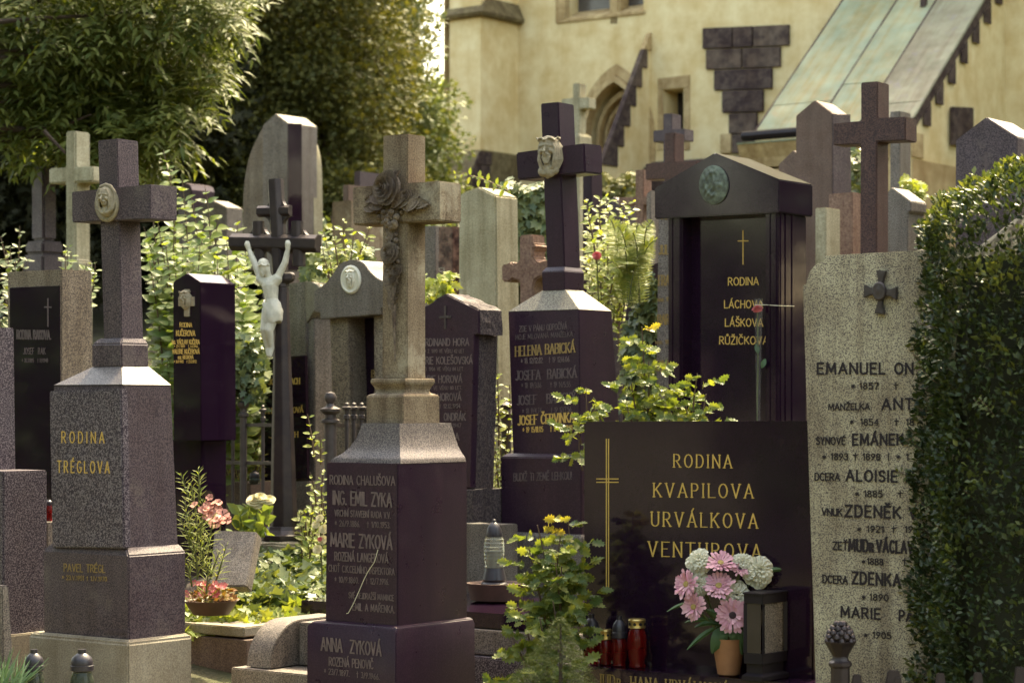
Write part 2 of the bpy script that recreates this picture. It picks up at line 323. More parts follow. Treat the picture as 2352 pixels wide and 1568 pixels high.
# ------------------------------------------------------------------ lettering: a small stroke alphabet cut as raised strips
def arc(cx, cy, rx, ry, a0, a1, n=8): return [(cx + rx * math.cos(R(a0 + (a1 - a0) * i / n)), cy + ry * math.sin(R(a0 + (a1 - a0) * i / n))) for i in range(n + 1)]
GL = {
 'A': (.66, [[(0,0),(.33,1),(.66,0)], [(.11,.33),(.55,.33)]]), 'B': (.55, [[(0,0),(0,1),(.3,1)]+arc(.3,.77,.22,.23,90,-90,6)[1:]+[(0,.54)], [(.3,.54)]+arc(.3,.27,.25,.27,90,-90,6)[1:]+[(0,0)]]),
 'C': (.58, [arc(.32,.5,.32,.5,48,312,12)]), 'D': (.58, [[(0,0),(0,1),(.25,1)]+arc(.25,.5,.33,.5,90,-90,8)[1:]+[(0,0)]]),
 'E': (.48, [[(.48,1),(0,1),(0,0),(.48,0)], [(0,.53),(.4,.53)]]), 'F': (.46, [[(.46,1),(0,1),(0,0)], [(0,.53),(.38,.53)]]),
 'G': (.62, [arc(.32,.5,.32,.5,48,300,12)+[(.6,.18),(.6,.45),(.38,.45)]]), 'H': (.58, [[(0,0),(0,1)],[(.58,0),(.58,1)],[(0,.52),(.58,.52)]]),
 'I': (.06, [[(.03,0),(.03,1)]]), 'J': (.34, [[(.34,1),(.34,.2)]+arc(.17,.2,.17,.2,0,-160,6)[1:]]), 'K': (.58, [[(0,0),(0,1)],[(.54,1),(0,.4)],[(.17,.58),(.58,0)]]),
 'L': (.44, [[(0,1),(0,0),(.44,0)]]), 'M': (.76, [[(0,0),(.06,1),(.38,.2),(.70,1),(.76,0)]]), 'N': (.6, [[(0,0),(0,1),(.6,0),(.6,1)]]),
 'O': (.66, [arc(.33,.5,.33,.5,0,360,16)]), 'P': (.5, [[(0,0),(0,1),(.26,1)]+arc(.26,.74,.24,.26,90,-90,6)[1:]+[(0,.48)]]), 'R': (.56, [[(0,0),(0,1),(.26,1)]+arc(.26,.75,.24,.25,90,-90,6)[1:]+[(0,.5)], [(.22,.5),(.56,0)]]),
 'S': (.48, [[(.45,.84)]+arc(.24,.76,.22,.24,30,250,7)+arc(.24,.26,.24,.26,70,-150,7)]), 'T': (.56, [[(0,1),(.56,1)],[(.28,1),(.28,0)]]), 'U': (.56, [[(0,1),(0,.26)]+arc(.28,.26,.28,.26,180,360,8)[1:]+[(.56,1)]]),
 'V': (.62, [[(0,1),(.31,0),(.62,1)]]), 'W': (.86, [[(0,1),(.22,0),(.43,.8),(.64,0),(.86,1)]]), 'X': (.56, [[(0,0),(.56,1)],[(0,1),(.56,0)]]), 'Y': (.56, [[(0,1),(.28,.5),(.56,1)],[(.28,.5),(.28,0)]]), 'Z': (.54, [[(0,1),(.54,1),(0,0),(.54,0)]]),
 '0': (.46, [arc(.23,.5,.23,.5,0,360,12)]), '1': (.2, [[(0,.8),(.16,1),(.16,0)]]), '2': (.44, [arc(.22,.76,.22,.24,170,-20,6)+[(0,0),(.44,0)]]), '3': (.42, [arc(.2,.76,.2,.24,150,-90,6)+arc(.2,.26,.22,.26,90,-150,7)]),
 '4': (.46, [[(.34,0),(.34,1),(0,.32),(.46,.32)]]), '5': (.44, [[(.4,1),(.06,1),(.03,.56)]+arc(.2,.32,.24,.32,110,-140,7)]), '6': (.44, [[(.36,1),(.04,.45)]+arc(.22,.28,.2,.28,160,-200,10)]), '7': (.42, [[(0,1),(.42,1),(.12,0)]]),
 '8': (.42, [arc(.21,.76,.18,.24,-90,270,9), arc(.21,.26,.21,.26,90,450,10)]), '9': (.44, [[(.08,0),(.4,.55)]+arc(.22,.72,.2,.28,-20,340,10)]),
 '*': (.34, [[(.17,.25),(.17,.85)],[(0,.4),(.34,.7)],[(0,.7),(.34,.4)]]), '†': (.36, [[(.18,-.05),(.18,1)],[(0,.68),(.36,.68)]]), '.': (.06, [[(0,.04),(.07,.04)]]), '/': (.3, [[(0,-.05),(.3,1)]]), '!': (.08, [[(.04,.3),(.04,1)],[(0,.04),(.08,.04)]]), '|': (.06, [[(.03,0),(.03,1)]]), '-': (.3, [[(0,.45),(.3,.45)]]), ' ': (.34, []),
}
DIA = {'\u0301': lambda m: [[(m - .02, 1.1), (m + .12, 1.3)]], '\u030c': lambda m: [[(m - .15, 1.3), (m, 1.12), (m + .15, 1.3)]], '\u030a': lambda m: [arc(m, 1.22, .1, .1, 0, 360, 8)]}
def inscribe(parent, face, s, x0, y0, x1, y1, cap, mat='gold', t=0.13, gap=0.2, serif=False, h=0.0025, name='inscription', italic=0.0, caps=None):
    items, x = [], 0.0
    for ch in unicodedata.normalize('NFD', s):
        if ch in DIA:
            g = items[-1]; items.append((g[0], g[1], DIA[ch](g[1] / 2), g[3])); continue
        k = 1.0
        if ch.islower(): k = 0.72; ch = ch.upper()
        if ch not in GL: continue
        w, st = GL[ch]; items.append((x, w * k, [[(px * k, py * k) for px, py in l] for l in st], ch)); x += w * k + gap
    tot = max(x - gap, 0.1); sx = (x1 - x0) / tot; mb = MB(); cnt = 0
    def P(gx, gy, off):
        px = x0 + gx * sx + gy * cap * italic; py = y0 + (y1 - y0) * (gx / tot) - gy * cap; return face.hit(px, py, off)
    tt = t * cap
    for ox, w, strokes, ch in items:
        for l in strokes:
            segs = list(zip(l[:-1], l[1:]))
            if serif and ch.isalpha() and len(l) > 1 and ch not in 'OC':
                for (ex, ey) in ((l[0]), (l[-1])):
                    if ey in (0, 1) : segs.append(((ex - .09 * cap / sx if sx else 0, ey), (ex + .09 * cap / sx, ey)))
            for (ax, ay), (bx, by) in segs:
                dx, dy = (bx - ax) * sx, (by - ay) * cap; L = math.hypot(dx, dy) or 1e-6
                ww = tt * (1.0 if not serif else (0.55 + 0.6 * abs(dy) / L)); nx, ny = -dy / L * ww / 2 / sx, dx / L * ww / 2 / cap
                ex, ey = dx / L * ww * .4 / sx, dy / L * ww * .4 / cap; o = h + (cnt % 7) * 0.00012; cnt += 1
                q = [(ax - ex + nx, ay - ey + ny), (bx + ex + nx, by + ey + ny), (bx + ex - nx, by + ey - ny), (ax - ex - nx, ay - ey - ny)]
                top = [P(ox + a, b, o) for a, b in q]; bot = [P(ox + a, b, 0.0004) for a, b in q]
                mb.add(top + bot, [[0, 1, 2, 3], [0, 4, 5, 1], [1, 5, 6, 2], [2, 6, 7, 3], [3, 7, 4, 0]])
    return mb.build(name, mat, parent)

# ------------------------------------------------------------------ relief heads and medallions: real height fields on a face
def relief(face, cx, cy, rx, ry, hf, depth, shape=None, nr=16, na=56, rim=0.25):
    mb = MB(); rings = []
    for k in range(nr + 1):
        r = k / nr; ring = []
        for i in range(na):
            a = 2 * math.pi * i / na; sr = shape(a) if shape else 1.0
            u, v = r * sr * math.cos(a), r * sr * math.sin(a)
            ring.append(face.hit(cx + u * rx, cy - v * ry) + face.n * (depth * (rim + hf(u, v) * (1 - r ** 8) * (1 - rim))))
        rings.append(ring)
    rings.append([face.hit(cx + (shape(2 * math.pi * i / na) if shape else 1) * math.cos(2 * math.pi * i / na) * rx, cy - (shape(2 * math.pi * i / na) if shape else 1) * math.sin(2 * math.pi * i / na) * ry) - face.n * 0.004 for i in range(na)])
    mb.ringloft(rings, cap=False); return mb
def G(u, v, cu, cv, su, sv): return math.exp(-((u - cu) / su) ** 2 - ((v - cv) / sv) ** 2)
def head_h(crown=True, beard=True, turn=-0.12, veil=False):
    def f(u, v):
        x = u - turn
        h = 0.20 + 0.10 * (1 - u * u - v * v)
        h += 0.45 * G(x, v, 0, .10, .33, .46)                                       # face mass
        h += 0.26 * G(x, v, 0, .08, .075, .17) + 0.10 * G(x, v, 0, -.02, .10, .07)  # nose
        h -= 0.30 * (G(x, v, -.16, .22, .11, .065) + G(x, v, .16, .22, .11, .065)) + 0.22 * math.exp(-((math.hypot(x * 1.1, v - .08) - .46) / .06) ** 2)  # eyes
        h += 0.10 * (G(x, v, -.17, .33, .15, .05) + G(x, v, .17, .33, .15, .05))    # brow
        h -= 0.20 * G(x, v, 0, -.17, .17, .035); h += 0.07 * G(x, v, 0, -.23, .12, .04)
        if beard: h += 0.16 * G(x, v, 0, -.40, .22, .16) * (1 + .35 * math.sin(26 * x))
        hair = max(0, abs(x) - .36); h += 0.30 * math.exp(-((abs(x) - .52) / .17) ** 2) * (v > -.75) * (1 + .4 * math.sin(30 * abs(x) + 5 * v))
        if veil: h += 0.28 * math.exp(-((math.hypot(u, v * .9 - .05) - .78) / .13) ** 2) + 0.06 * math.sin(22 * u + 6 * v) * (abs(x) > .3)
        if crown: h += (0.30 * math.exp(-((v - .58 + .25 * x * x) / .13) ** 2)) * (1 + .55 * math.sin(19 * x + 9 * v) * math.cos(23 * v - 5 * x))
        h += 0.30 * G(u, v, 0, -.9, .8, .28) + 0.05 * math.sin(17 * u + 3) * (v < -.6)
        return max(0.02, h)
    return f

def capsule(mb, A, B, ra, rb, n=10, m=4):
    A, B = Vector(A), Vector(B); d = (B - A); L = d.length; d.normalize(); prof = []
    for i in range(m): t_ = math.pi / 2 * (1 - i / m); prof.append((max(1e-5, ra * math.cos(t_)), -ra * math.sin(t_)))
    prof.append((ra, 0)); prof.append((rb, L))
    for i in range(1, m + 1): t_ = math.pi / 2 * i / m; prof.append((max(1e-5, rb * math.cos(t_)), L + rb * math.sin(t_)))
    mb.lathe(A, prof, n, d)
def stone_head(parent, name, c, fwd, h, mat, crown=True, veil=False, bust=True, rnd=3):
    """a carved head: skull, brow, nose, beard, hair locks and crown fused into one surface; h = its height in metres"""
    rs_ = random.Random(rnd); f = Vector(fwd).normalized(); x = f.cross(UP).normalized(); z = x.cross(f).normalized(); k = h / 1.5; mb = MB()
    P = lambda a, b, d: c + (x * a + f * b + z * (d + .22)) * k
    cap = lambda a, b, ra, rb: capsule(mb, P(*a), P(*b), ra * k, rb * k)
    cap((0, 0, .14), (0, .05, .16), .33, .33); cap((0, .12, .10), (0, .20, -.20), .25, .16)
    cap((0, .37, .12), (0, .47, -.04), .032, .055); cap((-.17, .31, .14), (-.02, .37, .17), .045, .04); cap((.02, .37, .17), (.17, .31, .14), .04, .045)
    for s_ in (-1, 1):
        cap((s_ * .15, .30, -.02), (s_ * .18, .24, -.06), .07, .07); cap((s_ * .12, .325, .06), (s_ * .08, .33, .06), .030, .030); cap((s_ * .03, .40, -.12), (s_ * .12, .34, -.16), .032, .022)
        for q in range(5):
            o = rs_.uniform(-.02, .02); cap((s_ * (.16 + .03 * q), .26 - .08 * q, .36 - .02 * q), (s_ * (.27 + .03 * q), .22 - .09 * q, .06 + o), .05, .055); cap((s_ * (.27 + .03 * q), .22 - .09 * q, .06 + o), (s_ * (.25 + .045 * q), .24 - .08 * q, -.32 + o), .055, .05); cap((s_ * (.25 + .045 * q), .24 - .08 * q, -.32), (s_ * (.16 + .045 * q), .20 - .05 * q, -.60), .05, .03)
    cap((-.05, .38, -.185), (.05, .38, -.185), .022, .022)
    if not veil:
        for q in (-.1, -.03, .04, .1): cap((q, .30, -.24), (q * .6, .32, -.44), .065, .03)
    else:
        for s_ in (-1, 1):
            pts = [(0, .06, .56), (s_ * .24, .06, .48), (s_ * .42, .03, .22), (s_ * .46, .06, -.12), (s_ * .36, .14, -.46), (s_ * .12, .20, -.62)]
            for a, b in zip(pts, pts[1:]): cap(a, b, .085, .085); cap(tuple(v * .86 for v in a), tuple(v * .86 for v in b), .06, .06)
    if crown:
        for i in range(26):
            a = i * 2 * math.pi / 26; b = a + .34; r1, r2 = .37 + .03 * math.sin(i * 2.1), .37 + .03 * math.sin(i * 2.1 + 2)
            cap((r1 * math.cos(a), r1 * math.sin(a) + .02, .36 + .05 * math.sin(i * 1.7)), (r2 * math.cos(b), r2 * math.sin(b) + .02, .36 + .05 * math.sin(i * 1.7 + 2.2)), .035, .022)
    if bust: cap((0, .04, -.3), (0, .04, -.7), .16, .22); cap((-.16, 0, -.66), (.22, 0, -.70), .17, .20); cap((-.04, .1, -.7), (.06, .06, -.88), .12, .08); cap((-.1, .2, -.58), (.12, .16, -.78), .05, .06)
    else: cap((0, .04, -.3), (0, .02, -.56), .18, .24)
    o = mb.build(name, mat, parent, smooth=True); rm = o.modifiers.new('remesh', 'REMESH'); rm.mode = 'VOXEL'; rm.voxel_size = k * .021; rm.use_smooth_shade = True
    sm_ = o.modifiers.new('smooth', 'SMOOTH'); sm_.iterations = 1; sm_.factor = .4; return o
def oval_plate(face, cx, cy, rx, ry, depth):
    return relief(face, cx, cy, rx, ry, lambda u, v: .1 + .9 * math.exp(-((math.hypot(u, v) - .9) / .07) ** 2), depth, None, 16, 56, .4)

# ------------------------------------------------------------------ leaves
def outline_leaf(pts, fold=0.10, droop=0.12):           # half outline (x, y) from base to tip, mirrored over the midrib
    v = [(0, pts[0][1], 0)]; f = []; mid = []; lf = []; rt = []
    for x, y in pts:
        z = -droop * y * y
        mid.append(len(v)); v.append((0, y, z)); lf.append(len(v)); v.append((-x, y + 0.0, z + fold * x * 2)); rt.append(len(v)); v.append((x, y, z + fold * x * 2))
    for i in range(len(pts) - 1):
        f.append([mid[i], mid[i + 1], lf[i + 1], lf[i]]); f.append([mid[i], rt[i], rt[i + 1], mid[i + 1]])
    return np.array(v, float), f
def fan_leaf(pts, droop=0.1, cup=0.08):                 # full outline as a fan round a centre point
    c = np.mean(np.array(pts), 0); v = [(c[0], c[1], -droop * c[1] ** 2 - cup * .3)] + [(x, y, -droop * y * y + cup * (x * x)) for x, y in pts]; n = len(pts)
    return np.array(v, float), [[0, 1 + i, 1 + (i + 1) % n] for i in range(n)]
def star(l): return l + [(-x, y) for x, y in reversed(l) if abs(x) > 1e-6]
LEAF = {
 'oval': outline_leaf([(.02, 0), (.20, .18), (.29, .42), (.22, .72), (.02, 1)]),
 'heart': outline_leaf([(.05, 0), (.33, .10), (.40, .32), (.27, .66), (.01, 1)]),
 'lance': outline_leaf([(.01, 0), (.13, .4), (.01, 1)], .15, .2),
 'slim': outline_leaf([(.02, 0), (.065, .45), (.01, 1)], .1, .15),
 'box': outline_leaf([(.03, 0), (.30, .5), (.03, 1)], .18, .05),
 'ivy': fan_leaf(star([(0, 0), (.18, -.08), (.44, .06), (.26, .26), (.46, .50), (.20, .56), (0, 1)])),
 'holly': fan_leaf(star([(0, 0), (.12, .06), (.30, .10), (.20, .24), (.40, .34), (.24, .46), (.38, .62), (.18, .70), (.22, .88), (.06, .86), (0, 1.05)]), .15, .35),
 'spray': (np.array([(0,0,0),(.05,.3,0),(.30,.45,.05),(.08,.42,0),(.28,.78,.02),(.05,.6,0),(.04,1,-.05),(-.05,.62,0),(-.30,.72,.03),(-.09,.44,0),(-.33,.40,.05),(-.05,.28,0)]), [[0,1,11],[1,2,3],[11,9,10],[1,3,9,11],[3,4,5],[9,7,8],[3,5,7,9],[5,6,7]]),
 'needle': (np.array([(-.03,0,0),(.03,0,0),(.0,1,0)]), [[0,1,2]]),
 'blade': outline_leaf([(.03, 0), (.03, .5), (.003, 1)], .2, .5),
}
LMESH = {}
def leaf_mesh(kind, mat):
    k = (kind, mat)
    if k not in LMESH:
        v, f = LEAF[kind]; me = bpy.data.meshes.new("leaf"); me.from_pydata([tuple(x) for x in v], [], f); me.materials.append(M[mat]); LMESH[k] = me
    return LMESH[k]
def frames(D, N):
    D = D / np.linalg.norm(D, axis=1, keepdims=True); X = np.cross(D, N); X /= (np.linalg.norm(X, axis=1, keepdims=True) + 1e-9); N = np.cross(X, D); return X, D, N
def bulk(name, mat, parent, kind, P, D, N, S, aspect=1.0, stuff=True):
    v, f = LEAF[kind]; n = len(P); X, D, N = frames(np.asarray(D, float), np.asarray(N, float)); P = np.asarray(P, float); S = np.asarray(S, float)[:, None, None]
    co = P[:, None, :] + S * (v[None, :, 0:1] * aspect * X[:, None, :] + v[None, :, 1:2] * D[:, None, :] + v[None, :, 2:3] * N[:, None, :])
    mi = MATS[parent.name].inverted() if parent is not None else Matrix.Identity(4)
    co = co.reshape(-1, 3); mr = np.array(mi.to_3x3()); co = co @ mr.T + np.array(mi.translation)
    k = len(v); ls = np.array([len(x) for x in f]); li = np.concatenate([np.array(x) for x in f])
    loops = (li[None, :] + k * np.arange(n)[:, None]).ravel(); tot = np.tile(ls, n); start = np.concatenate([[0], np.cumsum(tot)[:-1]])
    me = bpy.data.meshes.new(name); me.vertices.add(len(co)); me.vertices.foreach_set('co', co.ravel().astype(np.float32))
    me.loops.add(len(loops)); me.loops.foreach_set('vertex_index', loops.astype(np.int32))
    me.polygons.add(len(tot)); me.polygons.foreach_set('loop_start', start.astype(np.int32)); me.polygons.foreach_set('loop_total', tot.astype(np.int32))
    me.update(calc_edges=True)
    at = me.attributes.new('rnd', 'FLOAT', 'POINT'); at.data.foreach_set('value', np.repeat(rng.random(n), k).astype(np.float32))
    me.materials.append(M[mat]); o = bpy.data.objects.new(name, me); link(o); o.parent = parent; MATS[o.name] = MATS[parent.name] if parent is not None else Matrix.Identity(4)
    if stuff: o['kind'] = 'stuff'
    return o
class Foliage:                                          # collects leaves; nearest ones become parts of their own, the rest one joined part
    def __init__(s): s.P = []; s.D = []; s.N = []; s.S = []; s.young = []
    def leaf(s, p, d, n, size, young=False): s.P.append(tuple(p)); s.D.append(tuple(d)); s.N.append(tuple(n)); s.S.append(size); s.young.append(young)
    def build(s, parent, kind, mat, n_ind=0, young='leaf_young', name='foliage'):
        P, D, N, S, Y = (np.array(a) for a in (s.P, s.D, s.N, s.S, s.young)); X, Dn, Nn = frames(D, N); inv = MATS[parent.name].inverted()
        order = np.argsort(P[:, 1] - S * 3); ind = order[:n_ind]; rest = order[n_ind:]
        for i in ind:
            o = bpy.data.objects.new('leaf', leaf_mesh(kind, young if Y[i] else mat)); link(o); o.parent = parent; k = S[i]
            m = Matrix(((X[i][0]*k, Dn[i][0]*k, Nn[i][0]*k, P[i][0]), (X[i][1]*k, Dn[i][1]*k, Nn[i][1]*k, P[i][1]), (X[i][2]*k, Dn[i][2]*k, Nn[i][2]*k, P[i][2]), (0, 0, 0, 1)))
            o.matrix_basis = inv @ m
        for flag, mt in ((False, mat), (True, young)):
            r = [i for i in rest if bool(Y[i]) == flag]
            if r: bulk(name, mt, parent, kind, P[r], D[r], N[r], S[r])
def rv(a=1.0): return Vector((random.uniform(-a, a), random.uniform(-a, a), random.uniform(-a, a)))
def stem_leaves(fol, path, spacing, size, start=0.15, pairs=True, up=0.5, spread=1.0, young_top=0, jitter=0.35, face_cam=0.8):
    path = [Vector(p) for p in path]; L = sum((b - a).length for a, b in zip(path, path[1:])); d = L * start; k = 0; marks = []
    while d < L: marks.append(d); d += spacing * random.uniform(.75, 1.25)
    for mi, m in enumerate(marks):
        acc = 0
        for a, b in zip(path, path[1:]):
            l = (b - a).length
            if acc + l >= m: p = a.lerp(b, (m - acc) / l); ax = (b - a).normalized(); break
            acc += l
        else: continue
        k += 1; ang = k * (1.57 if pairs else 2.4) + random.uniform(-.4, .4)
        side = ax.cross(Vector((0, 1, 0.1))).normalized(); s2 = ax.cross(side)
        fr = m / L; sz = size * (1.0 - 0.45 * fr ** 2) * random.uniform(.7, 1.15)
        for q in ((0, math.pi) if pairs else (0,)):
            o = side * math.cos(ang + q) + s2 * math.sin(ang + q); dd = o * spread + ax * up + rv(jitter); nn = ax * .6 + UP * .6 + Vector((-.15, -face_cam, 0)) - o * .2 + rv(jitter * .6)
            fol.leaf(p + o * 0.006, dd, nn, sz, fr > 1 - young_top)
    return marks
def bent(a, b, n=5, sag=0.06):
    a, b = Vector(a), Vector(b); L = (b - a).length; k = rv(1); k.z *= .3
    return [a.lerp(b, i / n) + k * (L * sag * math.sin(math.pi * i / n)) for i in range(n + 1)]

# ------------------------------------------------------------------ ground
mb = MB(); ys = [-60, -20, 0, 10] + [12, 14, 17, 20, 24, 28, 32, 36, 45, 70, 140, 320]; xs = [-200, -60, -20, -10, -5, 0, 5, 10, 20, 60, 200]
for y in ys: mb.v += [Vector((x, y, gz(y))) for x in xs]
nx = len(xs)
for j in range(len(ys) - 1):
    for i in range(nx - 1): mb.f.append([j * nx + i, j * nx + i + 1, (j + 1) * nx + i + 1, (j + 1) * nx + i])
m, t, p = nt('ground_mat'); c = ramp(t, tex(t, 1.2, 8, .7), [(.35, (.045, .034, .022)), (.55, (.075, .07, .03)), (.7, (.06, .075, .025))]); t.links.new(c, p.inputs['Base Color']); p.inputs['Roughness'].default_value = .95; bump(t, p, tex(t, 30, 6), .6, .03)
g_ = mb.build('ground', 'ground_mat'); g_['kind'] = 'structure'

# ------------------------------------------------------------------ church
CF = Face(1400, 34.0)
ch = thing('church', 'ochre plastered church with dark quoin stones and copper lean-to roof behind the graves', 'church', base_of(1400, 34.0), RZ)
def flat_holes(mb, face, outer, holes, depths):
    loops = [[face.hit(*p) for p in outer]] + [[face.hit(*p) for p in h] for h in holes]
    flat = [q for l in loops for q in l]
    for tri in tessellate_polygon(loops): mb.add([flat[i] for i in tri], [[0, 1, 2]])
    for l, dp in zip(loops[1:], depths):
        n = len(l); b = [q - face.n * dp for q in l]; mb.add(l + b, [[i, (i + 1) % n, n + (i + 1) % n, n + i] for i in range(n)])
def parch(cx, base, hw, rise, spring):                  # pointed arch outline, left to right
    l = []
    for i in range(9):
        a_ = R(180 - 68 * i / 8); l.append((cx + .6 * hw + 1.6 * hw * math.cos(a_), spring - rise * math.sin(a_) / math.sin(R(112))))
    return [(cx - hw, base)] + l + [(2 * cx - x, y) for x, y in reversed(l[:-1])] + [(cx + hw, base)]
win_hole = [(1302, -150), (1302, 46), (1478, 24), (1478, -170)]
arch_hole = parch(1418, 520, 70, 132, 318)
slit_hole = [(1523, 207), (1523, 338), (1570, 334), (1570, 203)]
mb = MB(); flat_holes(mb, CF, [(1100, 620), (1100, -420), (2700, -420), (2700, 560)], [win_hole, arch_hole, slit_hole], [.35, .5, .42])
wall = mb.build('wall', 'plaster', ch)
MB().prism([CF.hit(1100, -420), CF.hit(2700, -420), CF.hit(2700, -420) - CF.n * 6, CF.hit(1100, -420) - CF.n * 6], UP * .2).build('wall_top', 'plaster', ch)
# hood mould and inner mouldings of the pointed opening
def arch_ring(hw0, hw1, r0, r1, front, back, mat, name):
    a = parch(1418, 520, hw0, r0, 318); b = parch(1418, 520, hw1, r1, 318); m_ = MB(); n = len(a)
    A = [CF.hit(*q) + CF.n * front for q in a]; B = [CF.hit(*q) + CF.n * front for q in b]; A2 = [CF.hit(*q) - CF.n * back for q in a]; B2 = [CF.hit(*q) - CF.n * back for q in b]
    for i in range(n - 1): m_.add([A[i], A[i+1], B[i+1], B[i], A2[i], A2[i+1], B2[i+1], B2[i]], [[0,1,2,3],[0,4,5,1],[3,2,6,7],[4,7,6,5]])
    return m_.build(name, mat, ch)
arch_ring(88, 74, 170, 144, .03, .05, 'window_stone', 'hood_mould')
arch_ring(73.5, 67, 142, 128, .10, .08, 'window_stone', 'arch_moulding')
arch_ring(59, 52, 112, 98, -.12, .5, 'window_stone', 'arch_moulding')
arch_ring(49, 43, 93, 81, -.22, .5, 'window_stone', 'arch_moulding')
mb = MB(); mb.prism([CF.hit(*q) - CF.n * .42 for q in parch(1418, 520, 70, 132, 318)], -CF.n * .1); tymp = mb.build('tympanum', 'window_stone', ch)
fb = CF.back(.38)
rp = [fb.hit(1412 + 19 * math.cos(a), 306 - 34 * math.sin(a)) for a in [i * math.pi / 10 for i in range(21)]]
MB().tube(rp, .045, 6).build('tracery_ring', 'window_stone', ch)
mb = MB(); mb.prism([fb.hit(1412 + 15 * math.cos(i * math.pi / 8), 306 - 28 * math.sin(i * math.pi / 8)) for i in range(16)], -CF.n * .05); mb.build('pane', 'window_dark', ch)
mb = MB(); mb.prism([fb.hit(*q) for q in [(1375, 380), (1375, 345), (1450, 340), (1450, 380)]], -CF.n * .03); mb.build('door', 'window_dark', ch)
# upper window: stone frame, mullion, panes
wp = empty_part('window', ch, CF.hit(1390, 0))
fb = CF.back(.30)
for x0, x1 in ((1302, 1415), (1428, 1500)):
    MB().prism([fb.hit(x0, -140), fb.hit(x1, -140), fb.hit(x1, 40), fb.hit(x0, 50)], -CF.n * .03).build('pane', 'pane_grey', wp)
MB().prism([CF.hit(1398, -150), CF.hit(1422, -150), CF.hit(1422, 60), CF.hit(1398, 60)], -CF.n * .28).build('mullion', 'window_stone', wp, .03)
mb = MB(); mb.prism([CF.hit(*q, .02) for q in [(1274, -120), (1301, -120), (1301, 44), (1274, 54)]], -CF.n * .1); mb.build('frame', 'window_stone', wp, .02)
mb = MB(); q = [CF.hit(1276, 55, .03), CF.hit(1480, 32, .03)]; mb.ringloft([[q[0], q[0] + UP * .05, q[0] + UP * .22 - CF.n * .36, q[0] - CF.n * .36], [q[1], q[1] + UP * .05, q[1] + UP * .22 - CF.n * .36, q[1] - CF.n * .36]]); mb.build('sill', 'window_stone', wp, .01)
# slit window
sp = empty_part('window', ch, CF.hit(1546, 270))
fb = CF.back(.40); MB().prism([fb.hit(1520, 180), fb.hit(1610, 180), fb.hit(1610, 345), fb.hit(1520, 345)], -CF.n * .03).build('pane', 'window_dark', sp)
for nm, q in (('lintel', [(1510, 181), (1584, 172), (1584, 201), (1510, 206)]), ('jamb', [(1510, 206.5), (1522, 206), (1522, 345), (1510, 345)]), ('jamb', [(1571, 202), (1584, 201.5), (1584, 345), (1571, 345)])):
    MB().prism([CF.hit(*a, .015) for a in q], -CF.n * .03).build(nm, 'window_stone', sp, .006)
# plinth
mb = MB(); q = [CF.hit(1500, 372), CF.hit(1830, 350)]; gq = [Vector((a.x, a.y, gz(a.y) - .3)) for a in q]
mb.ringloft([[q[0] + CF.n * .02, q[0] + CF.n * .28 - UP * .12, gq[0] + CF.n * .28, gq[0]], [q[1] + CF.n * .02, q[1] + CF.n * .28 - UP * .12, gq[1] + CF.n * .28, gq[1]]]); mb.build('plinth', 'church_stone', ch, .01)
# left corner buttress with raked foot
mb = MB(); top = CF.hit(1105, -400, .95); c_ = CF.hit(1105, 345, .95); l_ = CF.u * -.62
def bu(y, dep, w=.0): return [CF.hit(1105, y, .95) + CF.n * dep + CF.u * w, CF.hit(1105, y, .95) + CF.u * w - CF.n * 1.6, CF.hit(1105, y, .95) + l_ - CF.u * w - CF.n * 1.6, CF.hit(1105, y, .95) + l_ - CF.u * w + CF.n * dep]
mb.ringloft([bu(345, 0), bu(-420, 0)]); bt = mb.build('buttress', 'plaster', ch, .01)
mb = MB(); mb.ringloft([bu(560, 1.1, .02), bu(345, .02, .02)]); mb.build('raked_foot', 'church_stone_olive', ch, .01)
sf = Face.__new__(Face); sf.o = CF.hit(1105, 345, .95) + CF.u * .03; sf.u = -CF.n; sf.n = CF.u; sf.v = UP
for x0, x1, y0, y1 in ((1100, 1128, 348, 378), (1090, 1124, 379, 408), (1078, 1116, 409, 440)): MB().prism([sf.hit(x0, y0), sf.hit(x1, y0 + 2), sf.hit(x1, y1 + 2), sf.hit(x0 - 12, y1)], CF.u * .02).build('stone', 'church_stone', ch, .004)
MB().prism([CF.hit(1105, 345) + CF.u * .012 + CF.n * .95, CF.hit(1105, -400) + CF.u * .012 + CF.n * .95, CF.hit(1105, -400) + CF.u * .012, CF.hit(1105, 600) + CF.u * .012, CF.hit(1105, 600) + CF.u * .012 + CF.n * .95], CF.u * .01).build('buttress_side', 'plaster_dark', ch)  # shade of the buttress flank put into a darker plaster colour
mb = MB(); mb.ringloft([bu(38, .08, .09), bu(30, .12, .12), bu(-40, -.35, -.1)]); mb.build('weathering_cap', 'church_stone_olive', ch, .01)
# raking fin with toothed coping stones in front of the pointed opening
ff = CF.right(1494); fa = ff.hit(1490, 76)
tri = [fa, ff.hit(1494, HY) , ff.hit(1494, HY)]
def fin(y, p_): a = CF.hit(1494, y); return a + CF.n * p_
pr = lambda y: 1.28 * (y - 76) / (395 - 76)
mb = MB(); mb.prism([fin(76, 0), fin(395, 1.28), fin(470, 1.35), fin(470, -.05), fin(76, -.05)], -CF.u * .05); mb.build('raking_buttress', 'plaster', ch)
ysn = [76, 117, 160, 206, 252, 300, 348, 395]
for i in range(7):
    y0, y1 = ysn[i], ysn[i + 1]; back_ = max(pr(y0) - .03 - .03 * i, -.02) if i else -.02
    mb = MB(); mb.prism([fin(y0, pr(y0) + .03), fin(y1, pr(y1) + .03), fin(y1, back_), fin(y0, back_)], -CF.u * .085)
    for v in mb.v: v += CF.u * .025
    mb.build('coping_stone', ('church_stone_pale' if i < 3 else 'church_stone') if i else 'window_stone', ch, .006)
